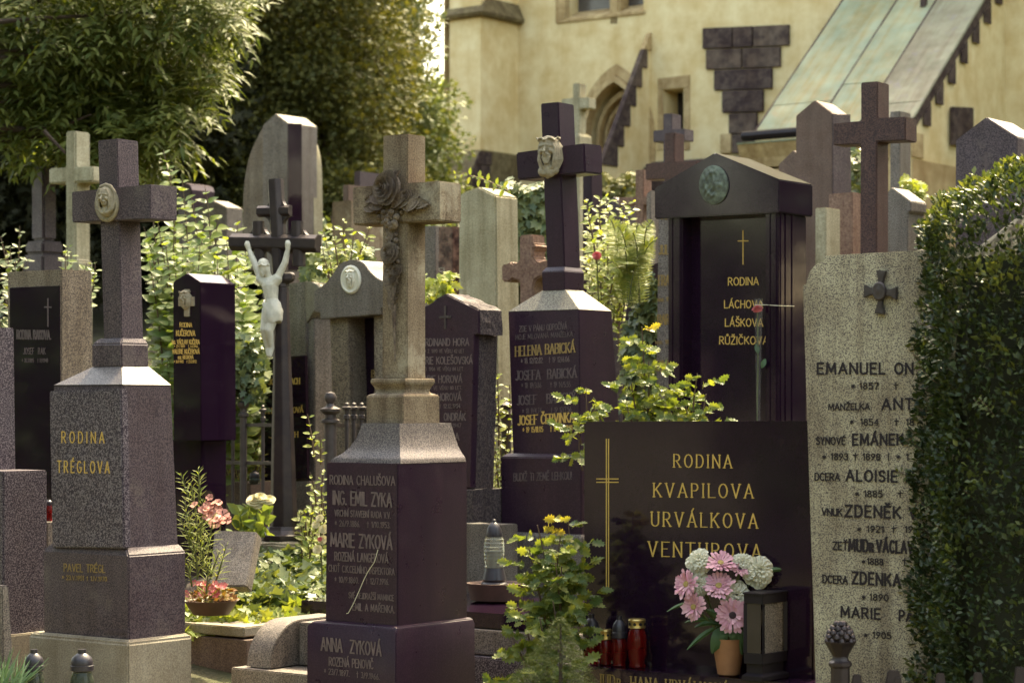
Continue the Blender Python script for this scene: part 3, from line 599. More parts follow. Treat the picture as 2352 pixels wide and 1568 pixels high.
# inverted stepped stack of dark stones
for row in ([62, 109, 1616, 1686, 1732, 1816], [111, 157, 1623, 1707, 1796], [159, 206, 1642, 1777], [208, 258, 1661, 1757], [260, 307, 1676, 1743], [309, 352, 1684, 1736]):
    y0, y1, xs_ = row[0], row[1], row[2:]
    for x0, x1 in zip(xs_, xs_[1:]):
        sl = lambda x, y: y - (x - 1716) * (HY - y) * .75 / F * .35
        MB().prism([CF.hit(x0 + 1, sl(x0, y0)), CF.hit(x1 - 1, sl(x1, y0)), CF.hit(x1 - 1, sl(x1, y1)), CF.hit(x0 + 1, sl(x0, y1))], CF.n * random.uniform(.04, .075)).build('stone', random.choice(('church_stone', 'church_stone', 'church_stone_pale')), ch, .008)
MB().prism([CF.hit(1658, 309), CF.hit(1683, 308), CF.hit(1683, 352), CF.hit(1658, 354)], CF.n * .05).build('stone', 'window_stone', ch, .008)
# lean-to chapel with copper roof
EL = W(1736, 302, 29.3); be = R(41); sdir = (-CF.n) * math.cos(be) + UP * math.sin(be)
RF = Face.__new__(Face); RF.o = EL; RF.u = CF.u; RF.v = sdir; RF.n = CF.u.cross(sdir).normalized(); RF.n = RF.n if RF.n.z > 0 else -RF.n
def eave(k): return EL + CF.u * k
kR = None
for i in range(400):                                   # eave length until the verge passes the photo's right corner
    q = eave(i * .02)
    if CX + q.x / q.y * F > 2094: kR = i * .02; break
def rpt(k, s): return eave(k) + sdir * s
cuts = [0.0, kR * .40, kR * .68, kR]; rows = [0.0, .55, 1.9, 3.1, 4.6]
for a in range(3):
    off = (.0, .35, -.2)[a]
    for b in range(4):
        s0 = rows[b] + (off if 0 < b else 0); s1 = rows[b + 1] + (off if b < 3 else 0)
        MB().prism([rpt(cuts[a] + .01, s0 + .006), rpt(cuts[a + 1] - .01, s0 + .006), rpt(cuts[a + 1] - .01, s1), rpt(cuts[a] + .01, s1)], RF.n * (.012 + .004 * (b % 2))).build('roof_panel', 'copper' if a < 2 else 'copper_worn', ch)
for k in cuts: MB().tube([rpt(k, 0), rpt(k, 4.6)], .022, 6).build('standing_seam', 'church_stone' if k < kR else 'copper_worn', ch)
mb = MB(); mb.prism([rpt(0, 0) - RF.n * .02, rpt(kR, 0) - RF.n * .02, rpt(kR, 4.6) - RF.n * .02, rpt(0, 4.6) - RF.n * .02], -RF.n * .12); mb.build('roof_deck', 'church_stone', ch)
for kk, ss in ((kR * .62, 2.65), (kR * .93, 2.85)): MB().box(rpt(kk, ss), .07, .07, .42, RZ).build('snow_guard', 'church_stone', ch)
gp = [eave(-.16) - UP * .06 + CF.n * .05, eave(kR * 1.02) - UP * .06 + CF.n * .05]; MB().tube(gp, .065, 8).build('gutter', 'lantern_black', ch, smooth=True)
mb = MB(); e0 = eave(-.22) - UP * .17; e1 = eave(kR) - UP * .17
mb.ringloft([[e0 + CF.n * .10, e0 - CF.n * .3, e0 - CF.n * .3 - UP * .30, e0 - UP * .30, e0 + CF.n * .02 - UP * .18], [e1 + CF.n * .10, e1 - CF.n * .3, e1 - CF.n * .3 - UP * .30, e1 - UP * .30, e1 + CF.n * .02 - UP * .18]]); mb.build('cornice', 'window_stone', ch)
MB().prism([e0 + CF.n * .11 + UP * .004, e1 + CF.n * .11 + UP * .004, e1 - CF.n * .1 + UP * .004, e0 - CF.n * .1 + UP * .004], UP * .02).build('flashing', 'copper', ch)
mb = MB(); w0 = eave(-.15) - UP * .5 - CF.n * .02; w1 = eave(kR) - UP * .5 - CF.n * .02
mb.prism([w0, w1, Vector((w1.x, w1.y, 2)), Vector((w0.x, w0.y, 2))], -CF.n * 3); mb.build('chapel_wall', 'plaster_dark', ch)
vg = lambda s: rpt(kR, s) + CF.u * .0
mb = MB(); q = [Vector((vg(0).x, vg(0).y, 2)), vg(0) - UP * .15, vg(4.6) - UP * .15, vg(4.6) - UP * .15 - CF.n * 3]; q.append(Vector((q[-1].x, q[-1].y, 2))); mb.prism([a - CF.u * .02 for a in q], -CF.u * .3); mb.build('side_wall', 'plaster', ch)
for i in range(9):
    s0 = .25 + i * .46; a = vg(s0) - UP * .16; d_ = -CF.n
    MB().prism([a + d_ * .10 + UP * .06, a + d_ * .30 + UP * .24, a + d_ * .30 - UP * .06, a - UP * .06 + d_ * .10], CF.u * .015).build('stone', 'church_stone', ch, .004)
SF = Face.__new__(Face); SF.o = vg(0) + CF.u * .0; SF.u = -CF.n; SF.n = CF.u; SF.v = UP
mb = MB(); mb.prism([SF.hit(2181, 246), SF.hit(2229, 248), SF.hit(2229, 335), SF.hit(2181, 334)], CF.u * .05); mb.build('carved_plaque', 'church_stone', ch, .01)

# ------------------------------------------------------------------ monuments in front
def mon(name, label, cat, px, D, group=None): return thing(name, label, cat, base_of(px, D), RZ, group)
def lf(parent, name, mat, rings, Dc, bevel=.006, ground=False, smooth=False):
    mb = MB(); rr = [rect(*r, Dc) for r in rings]
    if ground: rr = rr + [down(rr[-1])]
    mb.ringloft(rr); mb.build(name, mat, parent, bevel, smooth); return rr
def pr_(parent, name, mat, face, pts, depth, bevel=.005, rough=0.0):
    return MB().prism(face.poly(pts), -face.n * depth).build(name, mat, parent, bevel, rough=rough)

# --- granite cross monument, family inscription in gold (left foreground)
t1 = mon('grave_monument', 'speckled dark granite cross monument with veiled head medallion and gold letters RODINA TRÉGLOVA', 'monument', 270, 10.4)
lf(t1, 'plinth', 'concrete', [(1470, 72, 294, 436), (1479, 65, 294, 442)], 10.4, .008, True)
rr = lf(t1, 'base', 'granite_purple', [(1258, 114, 290, 414), (1276, 98, 295, 427), (1471, 100, 296, 427)], 10.4)
fb_ = ffront(rr[2], rr[1])
rr = lf(t1, 'body', 'granite_purple', [(883, 122, 283, 394), (1262, 121, 290, 410)], 10.4); f_ = ffront(rr[1], rr[0])
pl = pr_(t1, 'name_plate', 'granite_dark', Face.pts(*[p + f_.n * .03 for p in (rr[1][0], rr[1][1], rr[0][1])]), [(112, 898), (278, 892), (285, 1259), (119, 1257)], .045, .006)
fp = Face.pts(*[p + f_.n * .03 for p in (rr[1][0], rr[1][1], rr[0][1])])
lf(t1, 'sloped_cap', 'granite_sky_lit', [(841, 212, 281, 343), (883.5, 121, 283, 395)], 10.4, .003)
lf(t1, 'neck', 'granite_purple', [(776, 226, 280, 334), (789, 210, 278, 342), (843, 210, 279, 342)], 10.4)
rr = lf(t1, 'shaft', 'granite_purple', [(318, 224, 269, 318), (778, 238, 280, 330)], 10.4, .004); fs = ffront(rr[1], rr[0])
arm = [(164, 441), (345, 423), (345, 503), (165, 511)]
fa_ = Face.pts(*[p + fs.n * .02 for p in (rr[1][0], rr[1][1], rr[0][1])])
pr_(t1, 'arm', 'granite_purple', fa_, arm, .17, .004)
oval_plate(fa_, 247, 469, 27, 41, .018).build('medallion_plate', 'cast_stone', t1, smooth=True)
stone_head(t1, 'veiled_head', fa_.hit(246, 467, .012), Vector((-.42, -.90, -.05)), 84 * 10 / F, 'cast_stone', False, True, False)
inscribe(t1, fp, 'RODINA', 142, 1016, 239, 1017, 25, 'gold', .105, .6)
inscribe(t1, fp, 'TRÉGLOVA', 132, 1084, 251, 1086, 26, 'gold', .105, .5)
inscribe(t1, fb_, 'PAVEL TRÉGL', 147, 1311, 241, 1314, 17, 'gold_dull', .13, .22)
inscribe(t1, fb_, '* 23.V.1951 † 1.IV.1970', 143, 1330, 245, 1334, 10, 'gold_dull', .14, .2)
inscribe(t1, fb_, 'J. NOVÁK PRAHA', 240, 1452, 290, 1455, 8, 'letter_faint', .14, .2)

# --- tall cross monument with carved rose garland (centre)
t2 = mon('grave_monument', 'tall weathered cross with carved rose garland on black pedestal lettered RODINA CHALUŠOVA', 'monument', 912, 10.4)
rr = lf(t2, 'base', 'black_matt', [(1437, 738, 913, 1080), (1441, 718, 911, 1086), (1452, 705, 910, 1091), (1600, 704, 909, 1092)], 10.4, .004, True, True); fb2 = ffront(rr[3], rr[2])
rr = lf(t2, 'block', 'black_matt', [(1064, 750, 914, 1073), (1438, 747, 913, 1073)], 10.4, .004); f2 = ffront(rr[1], rr[0])
lf(t2, 'cavetto', 'granite_sky_lit', [(972, 832, 918, 1036), (990, 826, 918, 1041), (1008, 818, 918, 1046), (1026, 805, 919, 1052), (1042, 788, 919, 1060), (1052, 770, 920, 1067), (1057, 762, 920, 1069), (1064.5, 758, 920, 1071)], 10.4, 0, False, True)
lf(t2, 'neck', 'sandstone', [(868, 853, 930, 998), (872, 850, 930, 1000), (880, 851, 930, 999), (888, 858, 930, 992), (896, 864, 930, 987), (902, 862, 930, 990), (906, 845, 928, 1007), (910, 841, 926, 1010), (973, 841, 926, 1010)], 10.4, .003)
rr = lf(t2, 'shaft', 'sandstone', [(307, 879, 936, 978), (869, 877, 935, 978)], 10.4, .005); fs2 = ffront(rr[1], rr[0])
fa2 = Face.pts(*[p + fs2.n * .012 for p in (rr[1][0], rr[1][1], rr[0][1])])
pr_(t2, 'arm', 'sandstone', fa2, [(809, 430), (1008, 415), (1008, 507), (810, 517)], .165, .006)
for s, a in (('RODINA CHALUŠOVA', (758, 1111, 907, 1114, 20)), ('ING. EMIL ZYKA', (765, 1157, 899, 1163, 30)), ('VRCHNÍ STAVEBNÍ RADA V.V.', (769, 1184, 897, 1190, 14)), ('* 26/9.1886.   † 1/10.1953.', (770, 1207, 896, 1212, 13)), ('MARIE ZYKOVÁ', (760, 1253, 900, 1261, 30)), ('ROZENÁ LANGEROVÁ', (769, 1286, 891, 1292, 19)),
             ('CHOŤ C.K.CELNÍHO INSPEKTORA', (755, 1311, 906, 1320, 15)), ('* 10/9.1860.   † 12/7.1916.', (769, 1336, 893, 1342, 13)), ('SVÉ NEJDRAŽŠÍ MAMINCE', (801, 1372, 904, 1379, 13)), ('EMIL A MAŘENKA.', (810, 1400, 906, 1407, 16))): inscribe(t2, f2, s, *a, 'letter_grey', .13, .2)
for s, a in (('ANNA  ZYKOVÁ', (738, 1492, 875, 1505, 29)), ('ROZENÁ PENOVIČ', (756, 1527, 857, 1535, 19)), ('* 23/7.1897.   † 3/9.1966.', (745, 1546, 871, 1560, 13))): inscribe(t2, fb2, s, *a, 'letter_grey', .13, .2)
def petal(mb, c, ex, ey, n, a0, wid, r0, r1, h0, h1, curl=0.0, na=6, nr=4, ruff=0.0):
    g_ = []
    for j in range(nr + 1):
        t_ = j / nr; row = []
        for i in range(na + 1):
            s_ = (i / na - .5) * 2; a = a0 + s_ * wid * (0.55 + .45 * math.sin(min(1, t_ * 1.2) * math.pi / 2)) * .5
            rr_ = (r0 + (r1 - r0) * t_) * (1 - .10 * s_ * s_ * t_); h = h0 + (h1 - h0) * t_ ** 1.3 - curl * max(0, t_ - .7) * 3 + ruff * math.sin(9 * s_ + a0 * 5) * t_
            row.append(c + (ex * math.cos(a) + ey * math.sin(a)) * rr_ + n * h)
        g_.append(row)
    b = len(mb.v); mb.v += [p for row in g_ for p in row]
    for j in range(nr):
        for i in range(na): k = b + j * (na + 1) + i; mb.f.append([k, k + 1, k + na + 2, k + na + 1])
def basis(n):
    n = Vector(n).normalized(); ex = n.cross(UP if abs(n.z) < .9 else Vector((1, 0, 0))).normalized(); return ex, n.cross(ex), n
def rose(parent, mat, c, n, r, name='rose'):
    mb = MB(); ex, ey, n = basis(n)
    for rr_, h, k, w in ((1.0, .30, 5, 1.7), (.82, .52, 5, 1.8), (.60, .68, 4, 2.0), (.40, .78, 3, 2.5), (.22, .85, 2, 3.4)):
        o = random.random() * 6
        for i in range(k): petal(mb, c, ex, ey, n, o + i * 2 * math.pi / k, w, r * rr_ * .35, r * rr_, r * (h - .30), r * h, r * .10 * rr_)
    mb.lathe(c - n * r * .15, [(r * .8, 0), (r * .6, r * .3), (.001, r * .5)], 12, n); return mb.build(name, mat, parent, smooth=True)
def rleaf(parent, mat, c, n, ang, L, w=.45, name='leaf'):
    ex, ey, n = basis(n); d = ex * math.cos(ang) + ey * math.sin(ang); s = n.cross(d); mb = MB(); rows = []
    for j in range(7):
        t_ = j / 6; ww = L * w * math.sin(math.pi * min(.98, t_ * .9 + .06)) ** .8 * .5; p = c + d * (L * t_) + n * (L * .10 * math.sin(t_ * 3))
        rows.append([p - s * ww + n * L * .07, p - s * ww * .5 + n * L * .02, p + n * L * -.02 + n * .004, p + s * ww * .5 + n * L * .02, p + s * ww + n * L * .07, p - n * .012])
    mb.ringloft(rows); return mb.build(name, mat, parent, smooth=True)
gar = empty_part('garland', t2, fa2.hit(905, 500))
GN = (fa2.n + Vector((0, 0, .15))).normalized()
def gp_(px, py, off=.0): return fa2.hit(px, py, off)
rose(gar, 'carving', gp_(893, 433, .03), (fa2.n + Vector((-.2, 0, .1))), .085)
rose(gar, 'carving', gp_(897, 582, .018), GN, .052)
rose(gar, 'carving', gp_(935, 450, .015), GN, .032)
for px, py in ((903, 640), (912, 622)): rose(gar, 'carving', gp_(px, py, .012), GN, .030)
def bud(px, py, r, n=GN, off=.008):
    mb = MB(); ex, ey, nn = basis(n); c = gp_(px, py, off)
    mb.lathe(c - nn * .01, [(r * .8, 0), (r, r * .5), (r * .8, r), (r * .3, r * 1.3), (.001, r * 1.35)], 10, nn); return mb.build('bud', 'carving', gar, smooth=True)
for i in range(46):
    t_ = random.random(); bud(893 + random.gauss(0, 12 - 6 * t_) + t_ * 6, 480 + 46 * t_, random.uniform(.010, .018), off=random.uniform(.004, .03))
for px, py in ((945, 470), (958, 474), (970, 468), (972, 478), (955, 482), (866, 476), (858, 468), (908, 538), (888, 604), (912, 600), (898, 660), (906, 655)): bud(px, py, random.uniform(.009, .014))
for px, py, a, L in ((870, 445, 3.1, .08), (840, 462, 3.3, .06), (836, 478, 2.9, .05), (862, 490, 4.0, .08), (985, 468, .1, .06), (942, 438, .7, .09), (925, 480, -.6, .07), (880, 470, 3.7, .09), (915, 500, 5.2, .07), (882, 510, 4.0, .07), (905, 415, 1.2, .075), (898, 420, 2.0, .06), (912, 410, .7, .07), (905, 400, 1.5, .09), (858, 462, 3.4, .07), (848, 470, 2.9, .07), (852, 455, 3.7, .06), (865, 480, 4.2, .07), (950, 452, .5, .075), (962, 450, .9, .07), (978, 462, .2, .06), (955, 470, -.4, .06), (878, 400, 2.6, .09), (890, 395, 2.2, .08),
                     (890, 535, 4.5, .07), (905, 545, 5.0, .07), (893, 560, 4.3, .06), (903, 605, 4.9, .07), (892, 620, 4.4, .07), (905, 665, 4.6, .08), (897, 670, 4.9, .09), (903, 690, 4.7, .10), (893, 650, 4.2, .06), (912, 650, 5.2, .06), (900, 710, 4.71, .07)):
    rleaf(gar, 'carving', gp_(px, py, .012), GN, a, L * 1.35)
for i in range(26):
    t_ = i / 25; py = 520 + 175 * t_; sp = 15 * (1 - .55 * t_); sg = -1 if i % 2 else 1; rleaf(gar, 'carving', gp_(899 + 4 * t_ + sg * random.uniform(2, sp * .6), py, .008), GN, 4.71 + sg * random.uniform(.3, 1.1), random.uniform(.05, .085) * (1 - .3 * t_), .5)
for px, py in ((890, 548), (908, 552), (888, 566), (911, 570), (892, 622), (910, 632), (900, 645)): bud(px, py, random.uniform(.011, .017), off=.012)
for px, py, a in ((852, 448, 2.6), (846, 486, 3.6), (868, 458, 3.0), (930, 440, 1.0), (966, 458, .6), (948, 486, -.7), (975, 476, -.3), (880, 412, 2.4), (918, 418, .9), (872, 424, 2.9)): rleaf(gar, 'carving', gp_(px, py, .016), GN, a, random.uniform(.07, .10), .55)
for dx, a in ((-8, 1.9), (-2, 1.65), (6, 1.35), (12, 1.1)): rleaf(gar, 'carving', gp_(905 + dx, 392, .015), GN, a, .10, .22)
MB().tube([gp_(904, 700, .004), gp_(906, 760, .004), gp_(907, 830, .003)], [.012, .007, .003], 8).build('stem', 'carving', gar, smooth=True)

# --- black cross monument with crowned head (behind, leaning)
t3 = mon('grave_monument', 'leaning black stone cross with pale crowned head above inscription HELENA BABICKÁ', 'monument', 1300, 12.8)
lf(t3, 'plinth', 'granite_grey', [(1228, 1140, 1336, 1456), (1236, 1136, 1337, 1460)], 12.8, .008, True)
rr = lf(t3, 'base', 'black_matt', [(1043, 1166, 1333, 1432), (1052, 1150, 1335, 1444), (1231, 1152, 1335, 1444)], 12.8, .004); fb3 = ffront(rr[2], rr[1])
rr = lf(t3, 'body', 'black_matt', [(710, 1167, 1330, 1405), (1046, 1178, 1333, 1428)], 12.8, .004); f3 = ffront(rr[1], rr[0])
lf(t3, 'sloped_cap', 'granite_lit_top', [(664, 1247, 1298, 1338), (710.5, 1166, 1330, 1406)], 12.8, .002)
lf(t3, 'neck', 'black_matt', [(612, 1254, 1296, 1333), (622, 1244, 1296, 1342), (666, 1246, 1297, 1341)], 12.8, .003)
rr = lf(t3, 'shaft', 'black_matt', [(234, 1241, 1282, 1319), (614, 1256, 1297, 1334)], 12.8, .006); fs3 = ffront(rr[1], rr[0])
fa3 = Face.pts(*[p + fs3.n * .012 for p in (rr[1][0], rr[1][1], rr[0][1])])
pr_(t3, 'arm', 'black_matt', fa3, [(1184, 351), (1342, 329), (1344, 397), (1188, 414)], .175, .008)
def bustshape(a):
    x, y = math.cos(a), math.sin(a); return (1.0 if y > -.3 else 1.0 + .12 * (-.3 - y)) * (1 + .03 * math.sin(7 * a)) * (.86 + .14 * abs(y))
stone_head(t3, 'crowned_head', fa3.hit(1262, 360, .03), Vector((-.40, -.92, -.08)), 106 * 12.4 / F, 'cast_stone', True, False, True)
L3 = (('ZDE V PÁNU ODPOČÍVÁ', (1193, 762, 1302, 755, 13), 'letter_faint'), ('MOJE MILOVANÁ MANŽELKA', (1184, 780, 1315, 772, 11), 'letter_faint'), ('HELENA BABICKÁ', (1184, 818, 1320, 808, 22), 'gold_dull'), ('* 18 12/12.82.   † 19 12/6.06.', (1197, 835, 1309, 830, 12), 'letter_grey'),
      ('JOSEFA  BABICKÁ', (1185, 873, 1324, 866, 21), 'letter_faint'), ('* 18 19/3.86     † 19 14/5.55', (1198, 891, 1310, 888, 12), 'letter_faint'), ('JOSEF   BABICKÝ', (1188, 930, 1321, 922, 21), 'letter_faint'), ('* 18 9/4.74     † 19 12/7.56', (1200, 950, 1312, 945, 12), 'letter_faint'), ('JOSEF ČERVINKA', (1190, 976, 1318, 968, 21), 'gold'), ('* 19 15/III.05    † 19 27/VII.81', (1201, 993, 1314, 988, 12), 'gold'))
for s, a, m_ in L3: inscribe(t3, f3, s, *a, m_, .13, .18, serif=a[4] > 20)
inscribe(t3, fb3, 'BUDIŽ TI ZEMĚ LEHKOU!', 1180, 1104, 1313, 1100, 17, 'letter_faint', .13, .2)

# --- polished temple stone with gable
FT = Face(1788, 12.0)
t4 = mon('grave_monument', 'polished black temple stone with gable and green bronze medallion lettered RODINA LÁCHOVA', 'monument', 1700, 12.4)
gab = [(1503, 432), (1641, 351), (1790, 412), (1790, 488), (1503, 503)]
pr_(t4, 'pediment', 'black', FT, gab, .36, .006)
FB = FT.back(.03)
pr_(t4, 'pilaster', 'black', FB, [(1534, 501), (1566, 499.5), (1566, 'g'), (1534, 'g')], .30, .006)
pr_(t4, 'pilaster', 'black', FB, [(1757, 490), (1788, 488.5), (1788, 'g'), (1757, 'g')], .30, .006)
for x in (1541, 1558, 1765, 1779): pr_(t4, 'fillet', 'black', FB.back(-.006), [(x, 502 - (x - 1534) * .052), (x + 3, 502 - (x - 1534) * .052), (x + 3, 'g'), (x, 'g')], .006, .001)
FP = FT.back(.13); pr_(t4, 'panel', 'black', FP, [(1550, 503), (1800, 490), (1800, 'g'), (1550, 'g')], .12, 0)
fr = FB.right(1788)
for k, (x0, x1) in enumerate(((1792, 1797), (1803, 1811), (1818, 1824))): MB().prism([fr.hit(x0, 489), fr.hit(x1, 489), fr.g(x1), fr.g(x0)], fr.n * .005).build('fillet', 'black', t4, .001)
md = relief(FT, 1641, 425, 33, 45, lambda u, v: .25 + .12 * math.sin(26 * (u * .6 + abs(v) ** 1.6 * .5 - .2 * v)) * (u < .15) + .5 * G(u, v, .22, .05, .28, .38) + .25 * G(u, v, .52, .0, .09, .12) + .14 * G(u, v, .42, -.28, .10, .06) - .18 * G(u, v, .36, .14, .09, .05) + .30 * math.exp(-((math.hypot(u - .1, v - .05) - .62) / .12) ** 2) * (u < .3), .035, None, 20, 56, .3)
md.build('medallion', 'bronze_green', t4, smooth=True)
inscribe(t4, FP, '†', 1695, 603, 1718, 603, 73, 'gold', .035, .1)
for s, a in (('RODINA', (1673, 655, 1742, 654, 17)), ('LÁCHOVA', (1664, 707, 1752, 707, 17)), ('LÁŠKOVA', (1666, 749, 1752, 749, 17)), ('RŮŽIČKOVA', (1653, 790, 1764, 790, 17))): inscribe(t4, FP, s, *a, 'gold', .14, .22)
# cellophane rose tied to its pilaster
rc = FB.hit(1744, 700, .03)
ro = thing('wrapped_rose', 'single red rose in cellophane tied with string to black temple stone', 'flower', FB.hit(1741, 965, .03), 0)
A = FB.hit(1740, 712, .035)
rose(ro, 'red_petal', A, Vector((-.2, -.3, 1)), .032, 'bloom')
MB().tube([A, FB.hit(1741, 830, .03), FB.hit(1739, 966, .03)], .004, 6).build('stem', 'stem_green', ro)
for px, py, s in ((1741, 812, 1), (1749, 845, -1)): rleaf(ro, 'leaf_plain', FB.hit(px, py, .035), Vector((0, -1, .2)), 4.6 + .3 * s, .055, .5)
mb = MB(); rings = []
for py, w in ((686, 9.5), (720, 9), (790, 7.5), (880, 6), (966, 4)):
    c = FB.hit(1742, py, .035); rings.append([c + Vector((math.cos(a), math.sin(a) * .6, 0)) * (w * 12 / F) for a in [i * math.pi / 5 for i in range(10)]])
mb.ringloft(rings, cap=False); mb.build('wrapping', 'cellophane', ro, smooth=True)
MB().tube([FB.hit(1733, 700, .045), FB.hit(1757, 700, .004), FB.hit(1790, 702, .006), fr.hit(1824, 703, .008)], .002, 6).build('string', 'string', ro)

# --- polished black slab with lanterns (right foreground)
FK = Face(1868, 9.6)
t5 = mon('gravestone', 'wide polished black slab with gold double cross and names KVAPILOVA URVÁLKOVA VENTUROVA', 'gravestone', 1600, 10.1)
FKb = FK.back(.0)
pr_(t5, 'slab', 'black', FK, [(1340, 968), (1868, 966), (1868, 1580), (1340, 1512)], .13, .008)
FL = FK.back(-.17)
mb = MB(); a, b = FL.hit(1339, 1531), FL.hit(1900, 1574); zt = FL.hit(1620, 1552).z
q = [Vector((p.x, p.y, zt)) for p in (a, b)]; q = q + [q[1] - FK.n * .5, q[0] - FK.n * .5]; mb.ringloft([[Vector((p.x, p.y, gz(p.y) - .05)) for p in q], q]); mb.build('ledge', 'black', t5, .006)
LZ = zt
for s, a in (('RODINA', (1548, 1072, 1680, 1074, 29)), ('KVAPILOVA', (1502, 1140, 1729, 1143, 31)), ('URVÁLKOVA', (1497, 1207, 1739, 1212, 32)), ('VENTUROVA', (1490, 1276, 1747, 1283, 33))): inscribe(t5, FK, s, *a, 'gold', .10, .42, serif=True)
inscribe(t5, FL, 'JUDr. HANA URVÁLKOVÁ', 1374, 1574, 1672, 1597, 27, 'gold_dull', .12, .3, serif=True)
for nm, q in (('cross_line', [(1391.5, 1007), (1393.8, 1007), (1393.8, 1350), (1391.5, 1350)]), ('cross_line', [(1396.5, 1007), (1398.8, 1007), (1398.8, 1351), (1396.5, 1351)]), ('cross_line', [(1369.5, 1098), (1420.5, 1098), (1420.5, 1100.4), (1369.5, 1100.4)]), ('cross_line', [(1369.5, 1105.6), (1420.5, 1105.6), (1420.5, 1108), (1369.5, 1108)])):
    off = .002 if q[0][0] > 1380 else .0026; MB().prism([FK.hit(*a, off) for a in q], -FK.n * (off - .0005)).build(nm, 'gold', t5)

# --- light speckled stone with metal cross (right)
FE = Face(2290, 8.75)
t6 = mon('gravestone', 'light speckled granite stone with iron cross and dark letters EMANUEL beside the hedge', 'gravestone', 2060, 9.2)
out = [(1843, 654), (1852, 653), (1853, 643), (1857, 628), (1865, 615), (1876, 605), (1889, 600.5), (1893, 599.5), (1893.5, 587), (2262, 566), (2262, 576), (2275, 580), (2286, 596), (2290, 620), (2290, 'g'), (1872, 1545)]
mb = MB(); pts = FE.poly(out); g0 = pts[-1].copy(); g0.z = gz(g0.y) - .05; pts.append(g0); pts[-2], pts[-1] = pts[-1], pts[-2]
pts = FE.poly(out[:-2]) + [FE.g(2290), Vector((FE.hit(1876, 1600).x, FE.hit(1876, 1600).y, -.05)), FE.hit(1872, 1545)]
mb.prism(pts, -FE.n * .16); mb.build('slab', 'granite_light', t6, .004)
cp = []
C0 = (2021, 671)
for k in range(4):
    a = [(-.12, .34), (-.30, 1.0), (.30, 1.0), (.12, .34)]
    rot = {0: lambda x, y: (x, y), 1: lambda x, y: (y, -x), 2: lambda x, y: (-x, -y), 3: lambda x, y: (-y, x)}[k]
    seq = [(-.13, .30), (-.17, .62), (-.32, 1.0), (.32, 1.0), (.17, .62), (.13, .30)]
    cp += [rot(*p) for p in seq]
ca = R(-3); sc_x, sc_y = 38, 50
MB().prism([FE.hit(C0[0] + (x * math.cos(ca) - y * math.sin(ca)) * sc_x, C0[1] - (x * math.sin(ca) + y * math.cos(ca)) * sc_y, .022) for x, y in cp], -FE.n * .016).build('metal_cross', 'iron_grey', t6, .003)
relief(FE.back(-.022), 2020, 669, 16, 22, lambda u, v: .5 + .35 * G(u, v, 0, .1, .3, .4) + .2 * math.exp(-((math.hypot(u, v) - .85) / .1) ** 2), .014).build('medallion', 'iron_grey', t6, smooth=True)
E = [('EMANUEL', 1878, 858, 2032, 858, 24), ('ON', 2056, 858, 2096, 858, 24), ('*', 1953, 894, 1965, 894, 13), ('1857', 1975, 893, 2017, 893, 14), ('†', 2053, 893, 2062, 893, 14), ('MANŽELKA', 1903, 941, 1997, 940, 14), ('ANT', 2026, 940, 2096, 939, 24), ('*', 1950, 976, 1962, 976, 13), ('1854', 1977, 976, 2017, 976, 14), ('†', 2054, 976, 2063, 976, 14), ('18', 2082, 976, 2098, 976, 14),
     ('SYNOVÉ', 1875, 1020, 1941, 1020, 16), ('EMÁNEK', 1959, 1021, 2074, 1021, 24), ('*', 1887, 1056, 1899, 1056, 13), ('1893', 1909, 1055, 1947, 1055, 14), ('†', 1960, 1055, 1969, 1055, 15), ('1898', 1982, 1055, 2021, 1056, 14), ('|', 2040, 1056, 2042, 1056, 15), ('*', 2057, 1056, 2069, 1056, 13), ('1', 2082, 1056, 2086, 1057, 14), ('DCERA', 1872, 1102, 1928, 1103, 16), ('ALOISIE', 1944, 1103, 2060, 1106, 24), ('H', 2082, 1106, 2096, 1107, 24),
     ('*', 1962, 1141, 1974, 1141, 13), ('1885', 1985, 1140, 2026, 1141, 14), ('†', 2063, 1141, 2072, 1141, 14), ('VNUK', 1888, 1183, 1934, 1184, 16), ('ZDENĚK', 1942, 1185, 2068, 1189, 25), ('V', 2089, 1190, 2104, 1191, 25), ('*', 1967, 1222, 1979, 1222, 13), ('1921', 1992, 1221, 2029, 1222, 14), ('†', 2048, 1222, 2057, 1222, 14), ('19', 2079, 1222, 2096, 1222, 14), ('ZEŤ', 1913, 1261, 1946, 1262, 17), ('MUDr', 1950, 1264, 2005, 1266, 26), ('VÁCLAV', 2014, 1266, 2096, 1270, 26),
     ('*', 1977, 1296, 1989, 1296, 12), ('1888', 1992, 1295, 2028, 1297, 14), ('†', 2073, 1296, 2082, 1296, 14), ('DCERA', 1890, 1337, 1946, 1340, 17), ('ZDENKA', 1958, 1339, 2067, 1345, 26), ('*', 1977, 1378, 1989, 1378, 13), ('1890', 1998, 1377, 2040, 1379, 14), ('†', 2081, 1379, 2090, 1379, 14), ('MARIE', 1932, 1415, 2021, 1421, 23), ('PA', 2066, 1424, 2096, 1426, 23), ('*', 1982, 1465, 1994, 1465, 13), ('1905', 2005, 1464, 2046, 1466, 14)]
for s, x0, y0, x1, y1, cap in E:
    if s == '*': x0, x1 = x0 + 2.5, x0 + 9.5
    inscribe(t6, FE, s, x0, y0, x1, y1, cap, 'letter_dark', .2 if cap > 20 else .19, .3 if cap > 20 else .22)

MB().tube([f2.hit(x, y, .012) for x, y in ((868, 1262), (860, 1290), (845, 1312), (836, 1330), (824, 1358), (812, 1385), (800, 1407), (796, 1408))], .0018, 5).build('dry_tendril', 'string', t2)

